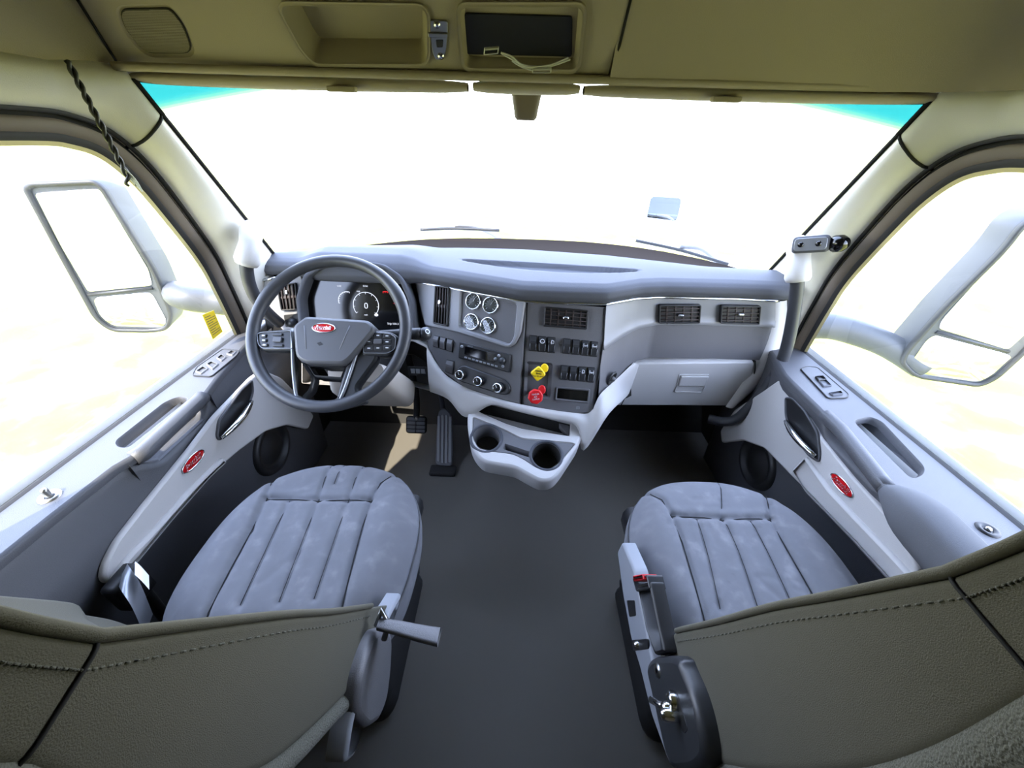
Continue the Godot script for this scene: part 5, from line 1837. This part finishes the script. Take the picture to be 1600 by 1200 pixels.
	var skirt: Array = [Vector2(0.2535,-0.0637), Vector2(0.2437,-0.0068), Vector2(0.157,0.0242), Vector2(0.0959,0.0148), Vector2(0.0311,0.0048), Vector2(-0.0262,-0.0041), Vector2(-0.0945,0.0242), Vector2(-0.139,0.0057), Vector2(-0.1319,-0.0387), Vector2(-0.0601,-0.0757), Vector2(0.0149,-0.0835), Vector2(0.0744,-0.102), Vector2(0.1634,-0.093)] if right else [Vector2(0.1131,-0.0126), Vector2(0.0981,-0.0215), Vector2(0.0387,-0.0097), Vector2(0.0183,-0.0004), Vector2(-0.0142,0.0251), Vector2(-0.0569,0.0464), Vector2(-0.1035,0.0079), Vector2(-0.1415,0.011), Vector2(-0.1594,0.0496), Vector2(-0.1334,0.0694), Vector2(-0.0866,0.0875), Vector2(-0.0074,0.063), Vector2(0.0647,0.0218)]
	plate(st, rp(skirt, 0.01), SF, -0.03, 0.0, 0.006)
	var sk := put("side_skirt", st, "skirt_grey", t, "grey plastic seat side skirt")
	if right:
		for q in [[Vector2(0.1394,-0.0676), Vector2(0.1132,-0.015), Vector2(0.09,-0.03), Vector2(0.1083,-0.0755)], [Vector2(0.0707,-0.0928), Vector2(0.0325,0.0065), Vector2(0.0182,-0.0003), Vector2(0.0534,-0.1001)]]:
			st = surf()
			plate(st, rp(q, 0.005), SF, -0.002, 0.0012, 0.0005)
			put("skirt_opening", st, "black", sk)
		st = surf()
		lathe(st, [Vector2(0.0, 0.008), Vector2(0.006, 0.007), Vector2(0.008, 0.0)], at_frame(SF, Vector2(0.0486,-0.061), 0.001), 14)
		put("skirt_latch", st, "chrome", sk)
	st = surf()
	var rec: Array = [Vector2(0.001,-0.032), Vector2(-0.0008,0.0175), Vector2(-0.0371,0.1198), Vector2(-0.0499,0.1403), Vector2(-0.0601,0.1413), Vector2(-0.0965,0.1527), Vector2(-0.1264,0.149), Vector2(-0.1583,0.1295), Vector2(-0.1602,0.0827), Vector2(-0.1457,-0.0028), Vector2(-0.1271,-0.0327)] if right else [Vector2(-0.0077,0.099), Vector2(0.0235,0.0382), Vector2(0.0305,-0.0088), Vector2(-0.0032,-0.0546), Vector2(-0.0437,-0.0831), Vector2(-0.0801,-0.0668), Vector2(-0.109,-0.0016), Vector2(-0.1139,0.0769), Vector2(-0.0803,0.1171), Vector2(-0.0371,0.1139)]
	plate(st, rp(rec, 0.02), SF, -0.03, 0.006, 0.010)
	var rc := put("recliner_cover", st, "wheel_black" if right else "dash_dark", t, "smooth plastic recliner cover")
	if right:
		st = surf()
		lathe(st, [Vector2(0.004, 0.003), Vector2(0.009, 0.004), Vector2(0.011, 0.0)], at_frame(SF, Vector2(-0.0294,0.0386), 0.006), 18)
		put("cover_bolt", st, "steel", rc)
		st = surf()
		plate(st, rp([Vector2(-0.0642,0.0702), Vector2(-0.0765,0.0994), Vector2(-0.1214,0.1023), Vector2(-0.1221,0.0822), Vector2(-0.0976,0.0655)], 0.006), SF, 0.004, 0.0066, 0.0004)
		put("cover_slot", st, "black", rc)
		for e in [[Vector2(-0.084,0.0827), 0.012, 0.012], [Vector2(-0.0901,0.0714), 0.010, 0.020], [Vector2(-0.0993,0.0775), 0.009, 0.026]]:
			st = surf()
			lathe(st, [Vector2(0.0, e[2]), Vector2(e[1] * 0.7, e[2]), Vector2(e[1], e[2] * 0.7), Vector2(e[1], 0.0)], at_frame(SF, e[0], 0.006), 16)
			put("recliner_pin", st, "chrome", rc)
		st = surf()
		var p0 := SF * v3(Vector2(-0.0905,0.0672), 0.012)
		var p1 := SF * v3(Vector2(-0.0698,0.0394), 0.030)
		tube(st, [p0, p1], 0.005)
		put("recliner_pin", st, "chrome", rc)
		# belt buckle on its stalk
		st = surf()
		plate(st, rp([Vector2(0.1202,0.0319), Vector2(0.0876,0.1061), Vector2(0.0114,0.0895), Vector2(-0.0203,0.0848), Vector2(-0.0044,0.0325), Vector2(0.0419,0.018)], 0.006), SF, -0.022, 0.004, 0.005)
		var bu := put("belt_buckle", st, "black", t, "black seat belt buckle with red button")
		st = surf()
		plate(st, rp([Vector2(0.1418,0.0193), Vector2(0.1001,0.1056), Vector2(0.0757,0.1018), Vector2(0.1115,0.0214)], 0.004), SF, -0.024, 0.006, 0.003)
		put("buckle_head", st, "wheel_black", bu)
		st = surf()
		plate(st, rp([Vector2(0.1377,0.034), Vector2(0.1081,0.0936), Vector2(0.0978,0.092), Vector2(0.1263,0.0329)], 0.002), SF, -0.018, 0.009, 0.002)
		put("release_button", st, "buckle_red", bu, "red release button")
	else:
		# recline lever and its bracket
		st = surf()
		var lv := [Vector3(-0.225, 0.615, -0.295), Vector3(-0.195, 0.612, -0.292), Vector3(-0.16, 0.606, -0.288), Vector3(-0.125, 0.60, -0.285)]
		rows = []
		var li := 0
		for p in spline(lv, 4):
			var k: float = li / 12.0
			li += 1
			var rg := []
			for q in rr(0.020 + 0.010 * k, 0.012 + 0.002 * k, 0.005):
				rg.append(p + Vector3(0, q.y + q.x * 0.25, q.x))
			rows.append(rg)
		loft(st, rows, true)
		var last: Array = rows[-1]
		for i in range(1, last.size() - 1):
			tri(st, last[0], last[i], last[i + 1])
		var le := put("recline_lever", st, "dash_dark", t, "grey recline lever")
		st = surf()
		tube(st, [Vector3(-0.232, 0.60, -0.30), Vector3(-0.222, 0.63, -0.31), Vector3(-0.212, 0.605, -0.30), Vector3(-0.218, 0.585, -0.285)], 0.005)
		put("lever_bracket", st, "steel", le)

func back_ring(xin: float, xout: float, f: Vector2, r: Vector2, rad: float, dish := 0.0, turn := 0.0) -> Array:
	var w := absf(xout - xin)
	var cx := (xin + xout) * 0.5
	var th := f.distance_to(r)
	var base := rr(w, th, minf(rad, th * 0.45), Vector2.ZERO, 5)
	var ring := base.slice(0, 6)
	for i in range(1, 14):      # the front is dished between its side bolsters
		ring.append(base[5].lerp(base[6], i / 14.0))
	ring.append_array(base.slice(6))
	var out := []
	for q in ring:
		var k: float = clampf(q.y / th + 0.5, 0.0, 1.0)
		var u: float = q.x / (w * 0.5)
		var p := r.lerp(f, k)
		var far := absf(q.x + cx - xin) / w
		out.append(Vector3(cx + q.x, p.x, p.y + (dish * (1.0 - pow(absf(u), 4.0)) + turn * far) * smoothstep(0.4, 1.0, k)))
	return out

# ---------------------------------------------------------------- mirrors outside
func build_mirrors():
	for s in [-1.0, 1.0]:
		var right: bool = s > 0
		var f := Transform3D(Vector3(0.9536,0,0.3011),Vector3(0,1,0),Vector3(-0.3011,0,0.9536),Vector3(1.45,0.8,-1.15)) if right else Transform3D(Vector3(0.9536,0,-0.3011),Vector3(0,1,0),Vector3(0.3011,0,0.9536),Vector3(-1.4,0.9,-1.25))
		var t := thing("side_mirror", "tall side mirror outside the right window with a convex glass below" if right else "tall side mirror outside the left window with a convex glass below", "mirror", "side mirrors", f.origin)
		var outer: Array = rp([Vector2(0.0486,0.3402), Vector2(-0.0309,0.3421), Vector2(-0.0716,0.3061), Vector2(-0.0739,0.2274), Vector2(-0.1125,0.0432), Vector2(-0.134,-0.1202), Vector2(-0.1263,-0.1623), Vector2(-0.062,-0.2091), Vector2(0.1219,-0.2058), Vector2(0.1472,-0.166), Vector2(0.1608,-0.0539), Vector2(0.1509,0.1623)], 0.035) if right else rp([Vector2(-0.0742,0.2126), Vector2(-0.0522,0.2258), Vector2(0.1067,0.2311), Vector2(0.1223,0.21), Vector2(0.1465,-0.044), Vector2(0.1349,-0.2092), Vector2(0.0953,-0.2671), Vector2(0.041,-0.2713), Vector2(-0.0751,-0.255), Vector2(-0.102,-0.2044), Vector2(-0.0886,0.0132)], 0.035)
		var st := surf()
		plate(st, outer, f, -0.10, 0.006, 0.012)
		put("housing", st, "mirror_arm", t)
		st = surf()
		frame_ring(st, outer, 0.014, f, 0.0, 0.016)
		put("mirror_rim", st, "mirror_frame", t)
		var upper: Array = rp([Vector2(0.0511,0.3165), Vector2(-0.057,0.2956), Vector2(-0.0942,0.0085), Vector2(-0.0871,-0.0244), Vector2(0.1138,-0.0633), Vector2(0.1233,-0.0047), Vector2(0.1271,0.1777)] if right else [Vector2(-0.0557,0.197), Vector2(0.1078,0.2067), Vector2(0.1266,-0.0427), Vector2(0.1142,-0.0983), Vector2(-0.0726,-0.1059), Vector2(-0.0695,0.0443)], 0.012)
		var lower: Array = rp([Vector2(-0.0854,-0.0474), Vector2(-0.0955,-0.0684), Vector2(-0.0952,-0.1687), Vector2(-0.0597,-0.1952), Vector2(0.1128,-0.1896), Vector2(0.1301,-0.1597), Vector2(0.139,-0.0841), Vector2(0.1098,-0.0758)] if right else [Vector2(-0.0701,-0.1267), Vector2(0.101,-0.1205), Vector2(0.1018,-0.2313), Vector2(0.079,-0.2573), Vector2(-0.0643,-0.2359), Vector2(-0.0821,-0.2016)], 0.02)
		st = surf()
		plate(st, upper, f, 0.004, 0.009, 0.001)
		put("mirror_glass", st, "mirror", t)
		# convex lower glass
		st = surf()
		var lw := ccw(lower)
		var c := Vector2.ZERO
		for p in lw:
			c += p / lw.size()
		var rows := []
		for k in 8:
			var q := []
			for p in lw:
				q.append(f * v3(p.lerp(c, k / 7.0), 0.008 + 0.010 * (1.0 - pow(1.0 - k / 7.0, 2.0))))
			rows.append(q)
		loft(st, rows, true)
		put("convex_glass", st, "mirror", t)
		st = surf()
		var d0: Vector2 = Vector2(-0.0862,-0.0359) if right else Vector2(-0.0768,-0.1147)
		var d1: Vector2 = Vector2(0.119,-0.0693) if right else Vector2(0.1104,-0.1073)
		tube(st, [f * v3(d0, 0.008), f * v3(d1, 0.008)], 0.006, 8)
		put("divider", st, "mirror_frame", t)
		st = surf()
		var arm := [Vector3(1.42, 0.62, -1.18), Vector3(1.30, 0.68, -1.24), Vector3(1.16, 0.71, -1.30), Vector3(1.07, 0.70, -1.33)] if right else [f * v3(Vector2(0.1503,-0.1414), -0.04), Vector3(-1.20, 0.765, -1.27), Vector3(-1.12, 0.74, -1.30), Vector3(-1.06, 0.73, -1.32)]
		var ar := spline(arm, 5)
		var rad := []
		for i in ar.size():
			rad.append(lerpf(0.040, 0.050, i / float(ar.size() - 1)))
		tube(st, ar, rad, 14)
		put("mirror_arm", st, "mirror_arm", t)
	# wipers resting on the cowl outside
	for e in [[[Vector3(-0.45, 0.90, -1.78), Vector3(-0.30, 0.905, -1.80), Vector3(-0.10, 0.90, -1.81)], "wiper blade resting at the driver side of the windshield"], [[Vector3(0.50, 0.885, -1.76), Vector3(0.68, 0.865, -1.70), Vector3(0.84, 0.845, -1.58)], "wiper blade resting at the passenger side of the windshield"]]:
		var w := thing("wiper", e[1], "wiper", "windshield wipers", e[0][1])
		var st := surf()
		tube(st, spline(e[0], 6), 0.007, 8)
		put("blade", st, "black", w)
		st = surf()
		tube(st, spline([e[0][1] + Vector3(0, 0.012, -0.006), e[0][1] + Vector3(0.10, 0.0, -0.03), e[0][1] + Vector3(0.2, -0.06, -0.08)], 4), 0.009, 8)
		put("wiper_arm", st, "dash_dark", w)

# ---------------------------------------------------------------- small things
func build_small_things():
	# grab handles on the pillars
	for s in [-1.0, 1.0]:
		var right: bool = s > 0
		var g := thing("grab_handle", "long black grab handle on the passenger side pillar" if right else "short black grab handle beside the steering wheel", "grab handle", "pillar grab handles", Vector3(s * 0.86, 0.93, -1.2))
		var p: Array = [Vector3(0.811, 0.972, -1.149), Vector3(0.818, 0.939, -1.140), Vector3(0.843, 0.867, -1.140), Vector3(0.873, 0.759, -1.140), Vector3(0.890, 0.664, -1.140), Vector3(0.887, 0.588, -1.140), Vector3(0.866, 0.483, -1.140), Vector3(0.835, 0.393, -1.149), Vector3(0.802, 0.360, -1.168), Vector3(0.759, 0.350, -1.197)] if right else [Vector3(-0.813, 0.972, -1.149), Vector3(-0.829, 0.934, -1.140), Vector3(-0.842, 0.882, -1.140), Vector3(-0.851, 0.825, -1.154), Vector3(-0.856, 0.759, -1.188), Vector3(-0.856, 0.692, -1.235)]
		var st := surf()
		tube(st, spline(p, 6), 0.0185, 14)
		put("grip", st, "wheel_grip", g)
		st = surf()
		var dirv: Vector3 = (p[0] - p[1]).normalized()
		var prof := [[-0.045, 0.030], [-0.035, 0.034], [-0.02, 0.033], [0.02, 0.028], [0.05, 0.032], [0.065, 0.024], [0.070, 0.0]]
		var path := []
		var rad := []
		for e in prof:
			var bend := maxf(e[0] - 0.02, 0.0)
			path.append(p[0] + dirv * minf(e[0], 0.03) + Vector3(s * 0.45, 0.25, -1.0) * bend * 1.6)
			rad.append(e[1])
		tube(st, path, rad, 14)
		put("mount_cap", st, "light_trim", g, "light grey handle mount")
	# small driver-facing camera on the right pillar
	var cam := thing("pillar_camera", "small silver and black camera on the right pillar above the grab handle", "camera", "", Vector3(0.815, 1.02, -1.14))
	var cf := Transform3D(Basis(Vector3.UP, -0.7) * Basis(Vector3.RIGHT, -0.2) * Basis(Vector3.BACK, 0.25), Vector3(0.809, 1.036, -1.135))
	var st := surf()
	plate(st, rr(0.085, 0.045, 0.010), cf, -0.035, 0.010, 0.006)
	put("camera_body", st, "dash_pad", cam)
	st = surf()
	plate(st, rr(0.074, 0.034, 0.008), cf, 0.009, 0.012, 0.001)
	put("camera_face", st, "silver_paint", cam)
	for k in 2:
		st = surf()
		lathe(st, [Vector2(0.0, 0.004), Vector2(0.006, 0.003), Vector2(0.008, 0.0)], at_frame(cf, Vector2(-0.022 + 0.04 * k, 0.0), 0.011), 14)
		put("lens", st, "black_gloss", cam)
	st = surf()
	var bx := cf * Transform3D(Basis(Vector3.UP, 0.9), Vector3(0.062, -0.002, -0.01))
	lathe(st, [Vector2(0.0, 0.022), Vector2(0.014, 0.020), Vector2(0.022, 0.008), Vector2(0.023, -0.01), Vector2(0.015, -0.022), Vector2(0.0, -0.024)], bx, 18)
	put("swivel_ball", st, "black_gloss", cam)
	# sensor pod hanging at the top of the windshield
	var sp := thing("sensor_pod", "dark tapered sensor pod hanging at the top centre of the windshield", "sensor", "", Vector3(-0.006, 1.34, -1.2))
	st = surf()
	var rows := []
	for e in [[1.42, 0.040, 0.05], [1.36, 0.037, 0.045], [1.33, 0.031, 0.04], [1.312, 0.028, 0.034], [1.306, 0.022, 0.028]]:
		var ring := []
		for q in rr(e[1] * 2.0, e[2] * 2.0, 0.016):
			ring.append(Vector3(-0.006 + q.x, e[0], -1.2 + q.y))
		rows.append(ring)
	loft(st, rows, true)
	cap(st, ccw(rr(0.044, 0.056, 0.016)), Transform3D(Vector3(1, 0, 0), Vector3(0, 0, 1), Vector3(0, -1, 0), Vector3(-0.006, 1.306, -1.2)), 0.0)
	put("pod_shell", st, "seal_brown", sp)
	# twisted cable hanging at the left pillar
	var cb := thing("hanging_cable", "twisted black cable hanging loose in front of the left pillar", "cable", "", Vector3(-0.80, 1.36, -0.842))
	for k in 2:
		st = surf()
		var path := []
		for i in 49:
			var u := i / 48.0
			var a := u * TAU * 5.0 + k * PI
			var r := 0.0030 + 0.006 * smoothstep(0.86, 1.0, u)
			path.append(Vector3(-0.80 + cos(a) * r, 1.372 - 0.194 * u, -0.842 - 0.011 * u + sin(a) * r))
		tube(st, path, 0.0031, 7)
		put("strand", st, "cable", cb)
	for k in 3:
		st = surf()
		tube(st, spline([Vector3(-0.80, 1.21, -0.851), Vector3(-0.797 + 0.004 * k, 1.19, -0.853), Vector3(-0.793 + 0.006 * k, 1.176 - 0.004 * k, -0.856 + 0.004 * k)], 4), 0.0016, 6)
		put("loose_end", st, "wire_white", cb)
	# loose wiring in the radio bay
	var wh := thing("wiring_loom", "thin loose wires with white plugs lying in the black overhead bay", "wiring", "", FO * v3(Vector2(-0.0132,0.0321), 0.0))
	var runs := [[Vector2(-0.0594,0.0502), Vector2(-0.0385,0.0455), Vector2(-0.0195,0.033), Vector2(0.0122,0.0283), Vector2(0.0434,0.0323), Vector2(0.0707,0.0437)], [Vector2(-0.0595,0.0492), Vector2(-0.0347,0.0392), Vector2(-0.0106,0.0288), Vector2(0.0188,0.0251), Vector2(0.0498,0.0313), Vector2(0.0749,0.0406)], [Vector2(-0.0385,0.0433), Vector2(-0.0309,0.0339), Vector2(-0.0068,0.0289), Vector2(0.0347,0.031), Vector2(0.0673,0.0415)], [Vector2(-0.0384,0.0369), Vector2(-0.0194,0.0286), Vector2(0.0024,0.0225)]]
	for q in runs:
		st = surf()
		var path := []
		for i in q.size():
			path.append(FO * v3(q[i], 0.010 + 0.003 * sin(i * 1.1)))
		tube(st, spline(path, 5), 0.0014, 6)
		put("wire", st, "wire_white", wh)
	for q in [[Vector2(-0.0911,0.0568), Vector2(-0.0629,0.0594), Vector2(-0.0644,0.0491), Vector2(-0.0929,0.0464)], [Vector2(0.0023,0.0258), Vector2(0.0402,0.0267), Vector2(0.0397,0.0189), Vector2(0.0014,0.018)]]:
		st = surf()
		plate(st, rp(q, 0.002), FO, 0.0075, 0.0145, 0.002)
		put("plug", st, "wire_white", wh)
	# yellow label on the left window
	var lb := thing("warning_label", "yellow printed label stuck on the left window", "label", "", Vector3(-0.9901,0.7419,-1.1048))
	var lf := Transform3D(Vector3(0,0,-1),Vector3(0.1198,0.9928,0),Vector3(0.9928,-0.1198,0),Vector3(-1,0.66,-0.9))
	var lq := [Vector2(0.1785,0.1302), Vector2(0.2289,0.1232), Vector2(0.2384,0.0427), Vector2(0.189,0.0396)]
	st = surf()
	plate(st, lq, lf, 0.001, 0.002, 0.0002)
	put("label_sheet", st, "sticker", lb)
	st = surf()
	for i in 9:
		var v := 0.12 + 0.09 * i
		plate(st, [bil(lq, 0.1, v), bil(lq, 0.9 if i % 3 else 0.6, v), bil(lq, 0.9 if i % 3 else 0.6, v + 0.025), bil(lq, 0.1, v + 0.025)], lf, 0.0018, 0.0022, 0.0001)
	put("label_print", st, "seal_brown", lb).set_meta("kind", "stuff")
	# belt parts between the driver seat and the door
	var bl := thing("seat_belt", "grey seat belt webbing with a white tag between the driver seat and the door", "seat belt", "", Vector3(-0.76, 0.44, -0.40))
	st = surf()
	rows = []
	for p in spline([Vector3(-0.815, 0.505, -0.42), Vector3(-0.79, 0.515, -0.405), Vector3(-0.765, 0.49, -0.385), Vector3(-0.755, 0.42, -0.36)], 5):
		rows.append([p + Vector3(-0.012, 0.0, -0.024), p + Vector3(0.0, 0.004, 0.0), p + Vector3(0.012, 0.0, 0.024)])
	loft(st, rows)
	put("webbing", st, "silver_paint", bl)
	st = surf()
	rows = []
	for p in spline([Vector3(-0.785, 0.522, -0.425), Vector3(-0.765, 0.520, -0.415), Vector3(-0.748, 0.505, -0.405)], 4):
		rows.append([p + Vector3(-0.014, 0.0, -0.016), p + Vector3(0.012, 0.002, 0.014)])
	loft(st, rows)
	put("tag", st, "white", bl)
	st = surf()
	box(st, Vector3(-0.842, 0.42, -0.445), Vector3(-0.802, 0.505, -0.385), 0.008)
	put("buckle_sleeve", st, "black", bl)
	st = surf()
	tube(st, spline([Vector3(-0.822, 0.43, -0.43), Vector3(-0.82, 0.25, -0.42), Vector3(-0.79, 0.0, -0.40)], 5), 0.012)
	put("anchor_strap", st, "black", bl)
